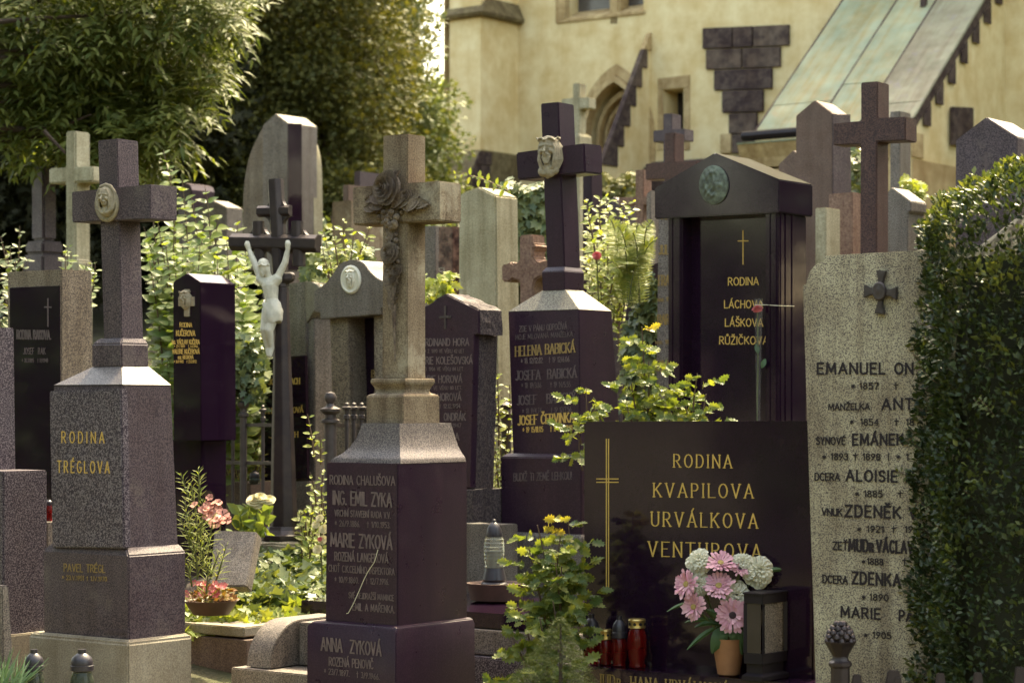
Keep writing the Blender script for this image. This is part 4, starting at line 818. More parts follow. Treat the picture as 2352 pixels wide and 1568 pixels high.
# ------------------------------------------------------------------ gravestones of the second row
# --- granite frame with black panel (left)
FR = Face(141, 11.6)
t7 = mon('gravestone', 'brown granite frame stone with black panel lettered RODINA RAKOVA at far left', 'gravestone', 115, 12.0)
rr = lf(t7, 'frame', 'granite_tan', [(618, 17, 141, 211), (890, 16, 141, 216)], 12.0, .006, True); f7 = ffront(rr[1], rr[0])
mb = MB(); mb.prism([f7.hit(22, 661, .006), f7.hit(136, 656, .006), f7.hit(140, 1180, .006), f7.hit(24, 1180, .006)], -f7.n * .005); mb.build('panel', 'black', t7, .001)
f7p = f7.back(-.006)
inscribe(t7, f7p, 'RODINA RAKOVA.', 39, 778, 116, 779, 20, 'letter_faint', .15, .2); inscribe(t7, f7p, 'JOSEF  RAK', 54, 813, 104, 813, 14, 'letter_faint', .14, .24); inscribe(t7, f7p, '* 20.3.1895   † 8.9.1940', 51, 832, 110, 832, 9, 'letter_faint', .15, .2); inscribe(t7, f7p, '†', 103, 746, 117, 746, 60, 'letter_faint', .06, .1)
# --- speckled stele at the left edge
t8 = mon('gravestone', 'dark speckled granite stele on a stepped base cut off by left edge', 'gravestone', 20, 10.9)
lf(t8, 'stele', 'granite_dark', [(751, -130, -18, 33), (1084, -132, -16, 37)], 11.1, .006)
lf(t8, 'base', 'granite_dark', [(1082, -110, 8, 109), (1460, -110, 8, 109)], 10.9, .006)
lf(t8, 'plinth', 'concrete', [(1458, -130, 10, 128)], 10.9, .01, True) if False else MB().ringloft([rect(1459, -130, 12, 128, 10.9), down(rect(1459, -130, 12, 128, 10.9))]).build('plinth', 'concrete', t8, .006)
t8b = mon('grave_marker', 'small grey marker block low at the left edge of the graves', 'marker', 0, 9.9)
MB().ringloft([rect(1345, -80, 4, 20, 9.9), rect(1500, -82, 6, 30, 9.9), down(rect(1500, -82, 6, 30, 9.9))]).build('block', 'granite_grey', t8b, .006)
# --- black obelisk stele with gilt names
FU = Face(460, 12.6)
t9 = mon('gravestone', 'slim black gabled stele with pale cross and head, gold names RODINA KUČEROVA', 'gravestone', 450, 13.0)
pr_(t9, 'stele', 'black', FU, [(397, 648), (429, 627), (460, 648), (462, 1012), (398, 1012)], .28, .004)
rr = lf(t9, 'base', 'black', [(1010, 388, 462, 520), (1014, 386, 462, 520)], 12.88, .004, True)
mb = MB(); q = [(422, 664), (434, 664), (434, 681), (445, 681), (445, 703), (434, 703), (434, 727), (422, 727), (422, 703), (409, 703), (409, 681), (422, 681)]; mb.prism([FU.hit(*a, .012) for a in q], -FU.n * .011); mb.build('relief_cross', 'cast_stone', t9, .002)
stone_head(t9, 'crowned_head', FU.hit(426, 691, .015), Vector((-.5, -.85, -.1)), 54 * 12.5 / F, 'cast_stone', True, False, False)
for s, a in (('RODINA', (413, 751, 441, 751, 10)), ('KUČEROVA', (405, 771, 448, 771, 12)), ('Ing. VÁCLAV KUČERA', (395, 790, 458, 790, 10)), ('* 29.7.1891   † 1.4.1946', (400, 798, 454, 798, 6)), ('VALERIE KUČEROVÁ', (396, 812, 458, 812, 10)), ('roz. RIEGROVÁ', (409, 824, 444, 824, 8)), ('* 16.9.1902   † 23.2.1972', (400, 833, 451, 833, 6))): inscribe(t9, FU, s, *a, 'gold', .15, .16)
# --- cast iron crucifix
D0 = 13.2
t10 = thing('iron_crucifix', 'black cast iron gothic crucifix with white painted figure on rough stone', 'crucifix', W(650, 1238, D0), 0)
th10 = 25.0; FI = Face(640, D0, th10)
def octo(px, py, w, dpt=.8):
    c = FI.hit(px, py); r = w * D0 / F / 2; return [c + FI.u * (r * x) + FI.n * (r * y * dpt) for x, y in ((-1, .45), (-.45, 1), (.45, 1), (1, .45), (1, -.45), (.45, -1), (-.45, -1), (-1, -.45))]
mb = MB(); mb.ringloft([octo(652, 1212, 62), octo(648, 823, 40), octo(646, 660, 34)]); mb.build('post', 'iron', t10, .003)
mb = MB(); mb.ringloft([octo(652, 650, 34), octo(654, 642, 46), octo(654, 630, 46), octo(654, 626, 38)]); mb.build('post_cap', 'iron', t10, .003)
mb = MB(); mb.ringloft([octo(650, 1238, 96, 1), octo(650, 1228, 96, 1), octo(650, 1226, 84, 1), octo(650, 1216, 72, 1), octo(650, 1208, 66, 1)]); mb.build('foot', 'iron', t10, .002)
def bar(a, b, w, name='bar', w2=None):
    d = (b - a).normalized(); s = d.cross(FI.n).normalized(); mb = MB(); rg = []
    k_ = D0 / F / 2
    for p, ww in ((a, w), (b, w2 or w)):
        r = ww * k_; rg.append([p + s * (r * x) + FI.n * (r * y) for x, y in ((-1, .3), (-.5, .95), (.5, .95), (1, .3), (1, -.6), (-1, -.6))])
    mb.ringloft(rg); return mb.build(name, 'iron', t10, .003)
bar(FI.hit(645, 660), FI.hit(632, 412), 34, 'upright'); bar(FI.hit(534, 556), FI.hit(732, 560), 40, 'crossbar')
bar(FI.hit(594, 486), FI.hit(668, 484), 26, 'short_crossbar')
for px in (593, 682): bar(FI.hit(px, 550), FI.hit(px, 508), 26, 'branch'); bar(FI.hit(px + 4, 565), FI.hit(px + 4, 612), 28, 'branch')
def fillet(px, py, sx, sy, r=26):
    pts = [(0, 0)] + [(r * (1 - math.sin(t_)), r * (1 - math.cos(t_))) for t_ in [i * math.pi / 12 for i in range(7)]]
    MB().prism([FI.hit(px + sx * x, py - sy * y, .012) for x, y in pts], -FI.n * .035).build('fillet', 'iron', t10)
for px, py, sx, sy in ((648, 476, 1, 1), (618, 478, -1, 1), (650, 496, 1, -1), (620, 498, -1, -1), (606, 540, 1, 1), (580, 540, -1, 1), (696, 542, 1, 1), (668, 540, -1, 1), (655, 578, 1, -1), (626, 578, -1, -1)): fillet(px, py, sx, sy, 18)
# white figure: one skinned body
jo = {'pelvis': (627, 706, .05, 12), 'waist': (624, 690, .052, 12.5), 'chest': (621, 655, .055, 17), 'neck': (616, 632, .06, 8), 'head': (608, 618, .075, 12), 'crown': (605, 606, .08, 10.5),
      'shl': (600, 640, .05, 8.5), 'ell': (583, 600, .045, 6.2), 'wrl': (572, 574, .045, 4.8), 'hal': (569, 562, .045, 6.5), 'shr': (637, 640, .05, 8.5), 'elr': (655, 602, .045, 6.4), 'wrr': (661, 573, .045, 4.8), 'har': (662, 560, .045, 6.5),
      'hpl': (616, 714, .052, 11), 'knl': (607, 756, .07, 8), 'anl': (615, 800, .045, 5), 'tol': (617, 815, .055, 4.5), 'hpr': (632, 714, .05, 11.5), 'knr': (618, 758, .08, 8.5), 'anr': (624, 798, .05, 5.2), 'tor': (620, 816, .06, 4.5)}
ed = [('pelvis', 'waist'), ('waist', 'chest'), ('chest', 'neck'), ('neck', 'head'), ('head', 'crown'), ('chest', 'shl'), ('shl', 'ell'), ('ell', 'wrl'), ('wrl', 'hal'), ('chest', 'shr'), ('shr', 'elr'), ('elr', 'wrr'), ('wrr', 'har'), ('pelvis', 'hpl'), ('hpl', 'knl'), ('knl', 'anl'), ('anl', 'tol'), ('pelvis', 'hpr'), ('hpr', 'knr'), ('knr', 'anr'), ('anr', 'tor')]
K10 = D0 / F; FAT = 1.16
J = {k: FI.hit(v[0], v[1], v[2]) for k, v in jo.items()}
mb = MB()
for a, b, ra, rb in (('shl', 'ell', 8.5, 6.5), ('ell', 'wrl', 7, 4.8), ('wrl', 'hal', 5, 7), ('shr', 'elr', 8.5, 6.5), ('elr', 'wrr', 7, 4.8), ('wrr', 'har', 5, 7), ('shl', 'chest', 11, 15), ('shr', 'chest', 11, 15), ('chest', 'waist', 17, 13), ('waist', 'pelvis', 14, 16), ('neck', 'chest', 7, 9), ('hpl', 'knl', 13, 8.5), ('knl', 'anl', 9, 5.2), ('anl', 'tol', 5.5, 4.5), ('hpr', 'knr', 13, 9), ('knr', 'anr', 9, 5.2), ('anr', 'tor', 5.5, 4.5), ('head', 'crown', 11.5, 11.5), ('neck', 'head', 7, 9)): capsule(mb, J[a], J[b], ra * K10 * FAT, rb * K10 * FAT)
hd = J['head']; fc = (FI.n + Vector((-.25, 0, -.35))).normalized()
capsule(mb, hd + fc * 8 * K10, hd + fc * 12 * K10 - UP * 3 * K10, 2.2 * K10, 2.8 * K10); capsule(mb, hd + fc * 7 * K10 - UP * 8 * K10, hd + fc * 8 * K10 - UP * 15 * K10, 6 * K10, 2.5 * K10)
for sx in (-1, 1): capsule(mb, hd + FI.u * (sx * 9 * K10) + UP * 4 * K10, hd + FI.u * (sx * 11 * K10) - UP * 16 * K10, 5 * K10, 3 * K10); capsule(mb, J['chest'] + FI.u * (sx * 7 * K10) + FI.n * 9 * K10 + UP * 4 * K10, J['chest'] + FI.u * (sx * 8 * K10) + FI.n * 9 * K10, 7 * K10, 6 * K10)
for sx, w_ in ((-1, 'hal'), (1, 'har')):
    for q_ in range(4): b_ = J[w_] + FI.u * ((q_ - 1.5) * 2.6 * K10); capsule(mb, b_ + UP * 4 * K10, b_ + UP * (8.5 - abs(q_ - 1.5)) * K10 + FI.n * 3 * K10, 1.9 * K10, 1.5 * K10)
fg = mb.build('figure', 'white_paint', t10, smooth=True)
rm = fg.modifiers.new('remesh', 'REMESH'); rm.mode = 'VOXEL'; rm.voxel_size = .0042; rm.use_smooth_shade = True
sm_ = fg.modifiers.new('smooth', 'SMOOTH'); sm_.iterations = 3; sm_.factor = .5
fg['label'] = 'white painted crucified figure with arms raised'
mb = MB(); rg = []
for k, (py, w, cx_) in enumerate(((692, 19, 623), (699, 21.5, 624), (708, 22.5, 626), (716, 23, 627), (724, 23.5, 627), (734, 22.5, 627), (741, 20, 628))):
    c = FI.hit(cx_, py, .056); rg.append([c + FI.u * (math.cos(a) * w * D0 / F * (1 + .04 * math.sin(5 * a + k * 1.1) + (.05 if k % 2 else -.03))) + FI.n * (math.sin(a) * w * .82 * D0 / F * (1 + .09 * math.sin(6 * a + k * 1.3))) + UP * (.012 * math.sin(a * 2 + 1)) for a in [i * math.pi / 12 for i in range(24)]])
mb.ringloft(rg); mb.build('loincloth', 'white_paint', fg, smooth=True)
mb = MB(); c = FI.hit(606, 609, .085); mb.tube([c + FI.u * (.030 * math.cos(a)) + FI.n * (.028 * math.sin(a)) + UP * (.006 * math.sin(5 * a)) for a in [i * math.pi / 8 for i in range(17)]], .0065, 6); mb.build('crown_of_thorns', 'white_paint', fg, smooth=True)
st = thing('base_stone', 'rough flat stone carrying the iron crucifix', 'stone', W(650, 1290, D0), 0)
mb = MB(); rg = []
for py, k in ((1239, .9), (1246, 1.05), (1272, 1.0), (1330, 1.1)):
    c = W(650, py, D0); rg.append([c + Vector((math.cos(a) * .17 * k * (1 + .12 * math.sin(3 * a + 1)), math.sin(a) * .17 * k, random.uniform(-.008, .008))) for a in [i * math.pi / 7 for i in range(14)]])
mb.ringloft(rg); mb.build('block', 'concrete', st, .01)

# --- grey scroll-top stone with black plaque
FG = Face(703, 14.8)
t11 = mon('gravestone', 'grey granite scroll-topped stone with black plaque behind the iron crucifix', 'gravestone', 690, 15.2)
pr_(t11, 'body', 'granite_grey', FG, [(632, 662), (640, 655), (703, 646), (703, 'g'), (620, 'g')], .42, .006)
SR = FG.right(703)
for nm, q, w in (('scroll', [(703, 655), (712, 656), (722, 664), (731, 680), (734, 700), (703, 705)], -.25), ('scroll', [(703, 705), (735, 704), (744, 722), (747, 736), (703, 738)], -.35)): pass
mb = MB(); pf = []
for i in range(9):
    a = R(90 - i * 10); pf.append((.02 + .13 * math.cos(a), .13 * math.sin(a) - .0))
o_ = FG.hit(703, 700); rgA = [o_ + FG.u * (x * 1.0) + UP * (z + .02) for x, z in pf] + [o_ + FG.u * .0 - UP * .12, o_ - FG.u * .02 + UP * .15]
mb.prism(rgA, -FG.n * .42); mb.build('scroll', 'granite_lit_top', t11, .004)
pr_(t11, 'shoulder', 'granite_grey', FG.back(.02), [(703, 734), (722, 732), (724, 'g'), (703, 'g')], .36, .006)
FGp = FG.back(-.05); pr_(t11, 'plaque', 'black', FGp, [(610, 822), (700, 816), (705, 1098), (602, 1104)], .03, .003)
pr_(t11, 'base', 'granite_grey', FG.back(-.12), [(590, 1110), (710, 1104), (710, 'g'), (590, 'g')], .6, .008)
for s, a in (('JO', (616, 883, 633, 883, 13)), ('ACH', (668, 882, 688, 881, 13)), ('ANNA', (610, 949, 640, 948, 12)), ('CHOVÁ', (658, 948, 696, 946, 12)), ('JI', (618, 1005, 632, 1005, 12)), ('CH', (669, 1004, 684, 1003, 12))): inscribe(t11, FGp, s, *a, 'gold', .17, .16, serif=True)
# --- curved-gable stone with oval portrait
FO = Face(890, 13.9)
t12 = mon('gravestone', 'grey granite stone with curved gable and oval white head portrait behind central cross', 'gravestone', 840, 14.4)
def cat(p, n=6):
    o = []
    for i in range(len(p) - 1):
        p0, p1, p2, p3 = p[max(i - 1, 0)], p[i], p[i + 1], p[min(i + 2, len(p) - 1)]
        for k in range(n):
            t_ = k / n; o.append(tuple(.5 * (2 * p1[d] + (p2[d] - p0[d]) * t_ + (2 * p0[d] - 5 * p1[d] + 4 * p2[d] - p3[d]) * t_ ** 2 + (3 * p1[d] - p0[d] - 3 * p2[d] + p3[d]) * t_ ** 3) for d in (0, 1)))
    return o + [p[-1]]
gb = cat([(721, 669), (745, 652), (762, 632), (780, 606), (806, 597), (832, 602), (848, 622), (866, 638), (890, 650)], 4)
pr_(t12, 'gable', 'granite_grey', FO, [(735, 733), (735, 718), (721, 716)] + gb + [(890, 704), (876, 708), (876, 722)], .46, .005)
FOb = FO.back(.05)
pr_(t12, 'pilaster', 'granite_tan', FOb, [(757, 731), (799, 728), (815, 'g'), (772, 'g')], .34, .005)
pr_(t12, 'pilaster', 'granite_tan', FOb, [(858, 724), (886, 722), (886, 'g'), (862, 'g')], .34, .005)
FOp = FOb.back(.16); pr_(t12, 'panel', 'black', FOp, [(780, 730), (905, 722), (905, 'g'), (785, 'g')], .1, 0)
oval_plate(FO, 807, 642, 23, 33, .02).build('oval_plate', 'porcelain', t12, smooth=True)
stone_head(t12, 'portrait_head', FO.hit(807, 643, .004), Vector((-.5, -.85, -.1)), 54 * 13.9 / F, 'porcelain', True, False, False)
for s, a in (('RODINA', (864, 831, 920, 829, 16)), ('BĚLO', (854, 866, 884, 865, 16)), ('J', (860, 901, 868, 901, 14))): inscribe(t12, FOp, s, *a, 'gold_dull', .16, .16, serif=True)
# --- rough-edged black gabled stone
FH = Face(1103, 12.6)
t13 = mon('gravestone', 'black gabled stone with rough-hewn edges lettered FERDINAND HORA behind central cross', 'gravestone', 1050, 13.0)
pr_(t13, 'head', 'rough_dark', FH.back(.012), [(946, 722), (1025, 674), (1103, 711), (1104, 768), (946, 778)], .20, 0, .010)
pr_(t13, 'shaft', 'rough_dark', FH.back(.03), [(958, 776), (1092, 769), (1084, 1124), (955, 1124)], .20, 0, .008)
pr_(t13, 'inscription_face', 'black_matt', FH, [(950, 722), (1025, 677.5), (1099, 713), (1099, 766), (1089, 768), (1080, 1120), (960, 1120), (960, 776), (950, 776)], .05, .002)
pr_(t13, 'base', 'rough_dark', FH.back(-.04), [(940, 1128), (1086, 1124), (1086, 'g'), (940, 'g')], .34, 0, .008)
for s, a in (('FERDINAND HORA', (962, 794, 1077, 793, 16)), ('* 2. 1890 VE VĚKU 42 LET', (976, 810, 1066, 810, 8)), ('MARIE KOLEŠOVSKÁ', (958, 836, 1085, 835, 16)), ('1. 1906 VE VĚKU 84 LET.', (978, 851, 1065, 851, 8)), ('MARIE HOROVÁ', (962, 879, 1061, 878, 16)), ('1931 VE VĚKU 80 LET.', (978, 895, 1061, 894, 8)), ('MARIE HOROVÁ', (960, 920, 1059, 919, 16)), ('† 12.12.1954', (1010, 937, 1057, 936, 9)), ('ONDRÁK', (1020, 965, 1069, 965, 16)), ('1.1947', (1034, 981, 1059, 981, 9)), ('RA', (1036, 1010, 1054, 1010, 16)), ('1977', (1034, 1025, 1052, 1025, 9))): inscribe(t13, FH, s, *a, 'letter_grey', .15, .18)
q = [(1019.5, 702), (1024, 702), (1023.5, 724), (1035, 725), (1035, 730), (1023.5, 730), (1024, 755), (1019.5, 755), (1020, 730), (1009, 731), (1009, 726), (1020, 725)]; MB().prism([FH.hit(*a, .008) for a in q], -FH.n * .0075).build('relief_cross', 'iron_grey', t13)

# ------------------------------------------------------------------ gravestones and crosses farther back
def stele(label, mat, xe, D, pts, depth, cat_='gravestone', name='gravestone', th=TH, bevel=.006, extra=None):
    f = Face(xe, D, th); t_ = mon(name, label, cat_, sum(p[0] for p in pts) / len(pts), D + .3); pr_(t_, 'slab' if cat_ == 'gravestone' else 'cross_body', mat, f, pts, depth, bevel); return t_, f
def crosspts(xl, xs0, xs1, xr, yt, ya0, ya1, yb, sl=.06, taper=0):
    m_ = lambda x, y: y - (x - (xs0 + xs1) / 2) * sl
    return [(xs0, m_(xs0, yt)), (xs1, m_(xs1, yt)), (xs1, m_(xs1, ya0)), (xr, m_(xr, ya0)), (xr, m_(xr, ya1)), (xs1 + taper / 2, m_(xs1, ya1)), (xs1 + taper, yb), (xs0 - taper, yb), (xs0 - taper / 2, m_(xs0, ya1)), (xl, m_(xl, ya1)), (xl, m_(xl, ya0)), (xs0, m_(xs0, ya0))]
# pale cross far left
tt, f = stele('pale sandstone cross on a pedestal behind the left granite cross', 'sandstone_pale', 173, 17.5, crosspts(111, 150, 173, 212, 301, 384, 420, 600, .05), .16, 'cross', 'stone_cross', bevel=.012)
rr = [rect(594, 147, 178, 206, 17.6), rect(600, 140, 178, 214, 17.6)]; MB().ringloft(rr + [down(rr[1])]).build('pedestal', 'sandstone_pale', tt, .01)
# dark shaded monument at the far left
tt = mon('grave_monument', 'dark shaded monument with pale ledges under the trees at far left', 'monument', 100, 19.0)
for y0, y1, a in ((380, 552, (70, 100, 132)), (552, 583, (56, 98, 148)), (583, 760, (50, 98, 160))):
    rr = [rect(y0, *a, 19.0), rect(y1 - 1, *a, 19.0)]; MB().ringloft(rr + ([down(rr[1])] if y0 == 583 else [])).build('tier', 'granite_purple', tt, .02)
# tall shouldered stele by the conifer
tt, f = stele('tall grey stele with dark side and curved wings under the large conifer', 'granite_grey', 661, 21.5, [(603, 288), (633, 261), (661, 282), (661, 'g'), (603, 'g')], .42)
w_ = cat([(558, 620), (558, 455), (570, 367), (597, 303), (612, 285)], 5); pr_(tt, 'wing', 'granite_tan', f.back(.14), w_ + [(612, 620)], .12, .006)
w_ = cat([(672, 285), (684, 300), (700, 340), (707, 390), (709, 520), (708, 620)], 5); pr_(tt, 'wing', 'sandstone_pale', f.back(.36), [(x + 11, y) for x, y in w_] + [(660, 620), (660, 290)], .14, .006)
pr_(tt, 'side_shade', 'black', f.right(661).back(-.006), [(661.5, 284), (693, 284), (694, 620), (661.5, 620)], .004, 0)  # thin dark sheet painting the shade on the stele's side face
stele('grey gabled stone half hidden behind the leafy lilac bush', 'granite_grey', 520, 19.0, [(418, 492), (486, 459), (520, 476), (520, 'g'), (418, 'g')], .2)
stele('dark round-topped stone behind the top of the lilac bush', 'black_matt', 428, 20.5, [(408, 440), (414, 425), (424, 420), (436, 424), (440, 436), (440, 'g'), (408, 'g')], .3)
stele('tan sandstone block stone left of the carved rose cross arm', 'sandstone', 806, 20.0, [(762, 464), (806, 460), (806, 'g'), (762, 'g')], .5)
tt, f = stele('brown stub on top of pale block behind the carved cross arm', 'brown_stone', 800, 21.0, [(787, 425), (800, 424), (800, 'g'), (787, 'g')], .3)
stele('small dark square stone top against the conifer beside carved cross', 'granite_purple', 826, 21.8, [(813, 394), (826, 393), (826, 'g'), (813, 'g')], .35)
# pale gabled stele right of the carved cross
stele('pale weathered gabled stele with streaked face right of the carved rose cross', 'sandstone_pale', 1138, 16.0, [(1053, 452), (1062, 442), (1100, 429), (1138, 448), (1146, 'g'), (1050, 'g')], .27, bevel=.012)
stele('narrow pale grey stone between carved cross and pale stele', 'granite_grey', 1000, 18.0, [(965, 520), (1000, 518), (1000, 'g'), (965, 'g')], .2)
tt, f = stele('brown veined marble stone partly hidden behind pale stele', 'marble_brown', 1040, 17.6, [(1007, 522), (1040, 520), (1040, 'g'), (1007, 'g')], .12)
inscribe(tt, f, 'CI', 1009, 624, 1020, 624, 9, 'letter_white', .2, .2)
# brown trefoil cross
tt, f = stele('weathered reddish brown sandstone cross with notched arms left of black cross monument', 'sandstone_brown', 1223, 15.0, [(1192, 541), (1222, 538), (1222, 560), (1232, 566), (1224, 572), (1223, 592), (1234, 604), (1250, 598), (1262, 600), (1262, 634), (1240, 636), (1228, 642), (1224, 660), (1226, 'g'), (1190, 'g'), (1193, 660), (1192, 646), (1178, 640), (1168, 648), (1152, 646), (1151, 608), (1164, 606), (1172, 600), (1180, 606), (1192, 600)], .15, 'cross', 'stone_cross', bevel=.01)
# distant pale cross
tt, f = stele('distant pale cross rising behind the black crowned-head cross', 'sandstone_pale', 1330, 24.0, crosspts(1289, 1315, 1330, 1352, 191, 225, 251, 312, .07), .14, 'cross', 'stone_cross', bevel=.01)
rr = [rect(306, 1306, 1330, 1356, 24.1), rect(312, 1302, 1330, 1360, 24.1)]; MB().ringloft(rr + [down(rr[1])]).build('pedestal', 'sandstone_pale', tt, .012)
# pair of dark crosses left of the temple stone
stele('reddish dark granite cross just left of temple stone gable', 'granite_red', 1549, 17.0, crosspts(1482, 1526, 1549, 1600, 305, 373, 410, 700, .06), .14, 'cross', 'stone_cross')
stele('smaller dark cross standing behind the reddish dark granite cross', 'granite_purple', 1543, 20.5, crosspts(1500, 1523, 1543, 1572, 261, 298, 325, 600, .06), .16, 'cross', 'stone_cross')
stele('dark stone stub behind leafy shrub right of black cross arm', 'black_matt', 1360, 18.0, [(1338, 398), (1358, 396), (1358, 'g'), (1338, 'g')], .16)
stele('thin tan cross among shrubs between two black monuments', 'sandstone_brown', 1478, 17.5, crosspts(1420, 1459, 1478, 1496, 390, 452, 470, 760, .03), .12, 'cross', 'stone_cross')
stele('dark gabled stone low among bright shrubs behind the fern', 'granite_purple', 1428, 18.5, [(1378, 470), (1410, 452), (1428, 468), (1428, 'g'), (1378, 'g')], .3)
stele('grey slab end just left of temple stone gable', 'granite_grey', 1494, 16.5, [(1484, 446), (1494, 436), (1496, 'g'), (1484, 'g')], .2)
# lettered grey stele left of temple stone
tt, f = stele('grey granite stele with gilt letters partly hidden by temple stone', 'granite_grey', 1570, 13.6, [(1512, 470), (1570, 466), (1570, 'g'), (1501, 'g')], .18)
for s, a in (('JUL', (1514, 584, 1536, 583, 20)), ('FRA', (1513, 655, 1537, 654, 22)), ('nar. 10', (1511, 692, 1537, 691, 9)), ('BAR', (1511, 745, 1537, 744, 22)), ('nar. 18', (1506, 790, 1535, 789, 9)), ('EM', (1508, 851, 1536, 850, 22))): inscribe(tt, f, s, *a, 'gold_dull', .15, .16, serif=True)
# dark arched stone under ivy
tt, f = stele('dark arched stone overgrown with ivy right of black cross monument', 'black_matt', 1530, 14.3, cat([(1432, 760), (1440, 700), (1457, 660), (1480, 622), (1508, 604), (1530, 604)], 5) + [(1530, 'g'), (1425, 'g')], .25)
arched_face = f
# right background group
tt, f = stele('brown gabled stele with dark side against the copper roof', 'brown_stone', 1913, 17.0, [(1828, 266), (1871, 230), (1913, 261), (1913, 442), (1913, 'g'), (1824, 'g')], .28)
pr_(tt, 'side_shade', 'granite_purple', f.right(1913).back(-.005), [(1913.5, 263), (1953, 263), (1955, 445), (1913.5, 445)], .004, 0)  # darker sheet over the side face, standing in for its shade
stele('tall reddish brown granite cross right of temple stone', 'granite_red', 2015, 13.6, [(1977, 190), (2016, 187), (2016, 271), (2080, 268), (2080, 323), (2014, 325), (2013, 'g'), (1973, 'g'), (1976, 331), (1913, 334), (1913, 284), (1977, 278)], .15, 'cross', 'stone_cross')
stele('tan stone block with flat top behind the reddish brown cross', 'sandstone_brown', 1958, 16.2, [(1903, 446), (1958, 441), (1958, 'g'), (1903, 'g')], .5)
stele('pale narrow stone edge between temple stone and tan block', 'sandstone_pale', 1897, 15.2, [(1872, 478), (1897, 476), (1897, 'g'), (1872, 'g')], .2)
stele('speckled grey low gabled stone right of reddish brown cross', 'granite_grey', 2092, 15.2, [(2030, 452), (2048, 430), (2092, 462), (2092, 485), (2085, 488), (2085, 'g'), (2038, 'g')], .24)
stele('grey shaft with dark side behind the reddish brown cross arm', 'granite_grey', 2067, 19.0, [(2044, 257), (2067, 255), (2067, 'g'), (2044, 'g')], .2)
tt, f = stele('dark gabled stone rising above the clipped hedge at right', 'granite_purple', 2336, 14.4, [(2195, 322), (2265, 269), (2336, 314), (2336, 'g'), (2190, 'g')], .4)
inscribe(tt, f, '†', 2259, 430, 2270, 430, 78, 'letter_faint', .08, .1)
stele('small brown gable peeking beside temple stone roof', 'brown_stone', 1830, 20.0, [(1788, 378), (1822, 345), (1840, 360), (1840, 'g'), (1788, 'g')], .3)

# ------------------------------------------------------------------ kerbs, slabs, steps between the graves
def block(name, label, cat_, mat, px, D, boxes, group=None):
    t_ = mon(name, label, cat_, px, D, group)
    for nm, y0, y1, xl, xe, xr, Dc in boxes:
        rr = [rect(y0, xl, xe, xr, Dc)]; rr.append(down(rr[0]) if y1 == 'g' else rect(y1, xl, xe, xr, Dc)); MB().ringloft(rr).build(nm, mat if isinstance(mat, str) else mat[0], t_, .006)
    return t_
block('grave_kerb', 'concrete kerb edging the ivy bed between the two front crosses', 'kerb', 'concrete', 520, 11.8, [('kerb_stone', 1440, 1463, 380, 560, 900, 12.05)])
block('retaining_wall', 'brown stone retaining wall below the ivy bed kerb', 'wall', 'brown_stone', 520, 11.8, [('wall_block', 1470, 'g', 370, 566, 920, 12.05)])
# bed of soil behind the kerb
mb = MB(); z0 = lambda y: gz(y) + .17
mb.ringloft([[Vector((-1.75, 11.75, -.1)), Vector((-.75, 11.75, -.1)), Vector((-.75, 11.75, z0(11.75))), Vector((-1.75, 11.75, z0(11.75)))], [Vector((-1.9, 13.4, -.1)), Vector((-.55, 13.4, -.1)), Vector((-.55, 13.4, z0(13.4))), Vector((-1.9, 13.4, z0(13.4)))]])
sb = mb.build('soil_bed', 'soil', None, .02, origin=(-1.2, 12.5, 0)); sb['kind'] = 'structure'
# scroll bracket left of the central pedestal
FS = Face(672, 10.9); ts = mon('scroll_kerb', 'rounded granite scroll block beside the central black pedestal', 'kerb', 620, 11.0)
def prof(k):                                            # quarter-round profile in the plane across the front
    o = FS.hit(672, 1523) + FS.u * k; r = .215; p_ = [o + FS.n * r]
    for i in range(11): a = R(i * 9); p_.append(o + FS.n * (r * math.cos(a)) + UP * (r * math.sin(a)))
    return p_ + [o - FS.n * .3 + UP * r, o - FS.n * .3 - UP * .0]
mb = MB(); mb.ringloft([prof(-.10), prof(.055)]); mb.build('scroll', 'granite_grey', ts, .004, smooth=True)
o = FS.hit(672, 1523); mb = MB(); mb.ringloft([[o + FS.u * .06 + FS.n * .02, o + FS.u * .40 + FS.n * .02, o + FS.u * .40 - FS.n * .3, o + FS.u * .06 - FS.n * .3], [p + UP * .205 for p in (o + FS.u * .06 + FS.n * .02, o + FS.u * .40 + FS.n * .02, o + FS.u * .40 - FS.n * .3, o + FS.u * .06 - FS.n * .3)]]); mb.build('block', 'granite_grey', ts, .004)
q = [o + FS.u * -.16 + FS.n * .26, o + FS.u * .40 + FS.n * .26, o + FS.u * .40 - FS.n * .32, o + FS.u * -.16 - FS.n * .32]; MB().ringloft([[p - UP * .005 for p in q], [Vector((p.x, p.y, -.05)) for p in q]]).build('base_slab', 'granite_grey', ts, .006)
# polished slab behind the central pedestal
tsl = mon('grave_slab', 'polished dark grave slab lying behind the central pedestal', 'grave slab', 1000, 11.6)
FD = Face(1120, 11.1); zs = FD.hit(1120, 1407).z
pl0 = FD.hit(690, HY); pr0 = FD.hit(1300, HY); q = [pl0, pr0, pr0 - FD.n * .85, pl0 - FD.n * .85]
MB().ringloft([[Vector((p.x, p.y, zs)) for p in q], [Vector((p.x, p.y, zs - .075)) for p in q]]).build('slab', 'black', tsl, .006)
q2 = [p + FD.n * .05 + FD.u * .04 * s for p, s in zip(q, (-1, 1, 1, -1))]; MB().ringloft([[Vector((p.x, p.y, zs - .08)) for p in q2], [Vector((p.x, p.y, zs - .20)) for p in q2]]).build('kerb_stone', 'granite_grey', tsl, .006)
q2 = [p + FD.n * .10 + FD.u * .07 * s for p, s in zip(q, (-1, 1, 1, -1))]; MB().ringloft([[Vector((p.x, p.y, zs - .205)) for p in q2], [Vector((p.x, p.y, -.05)) for p in q2]]).build('footing', 'granite_dark', tsl, .008)
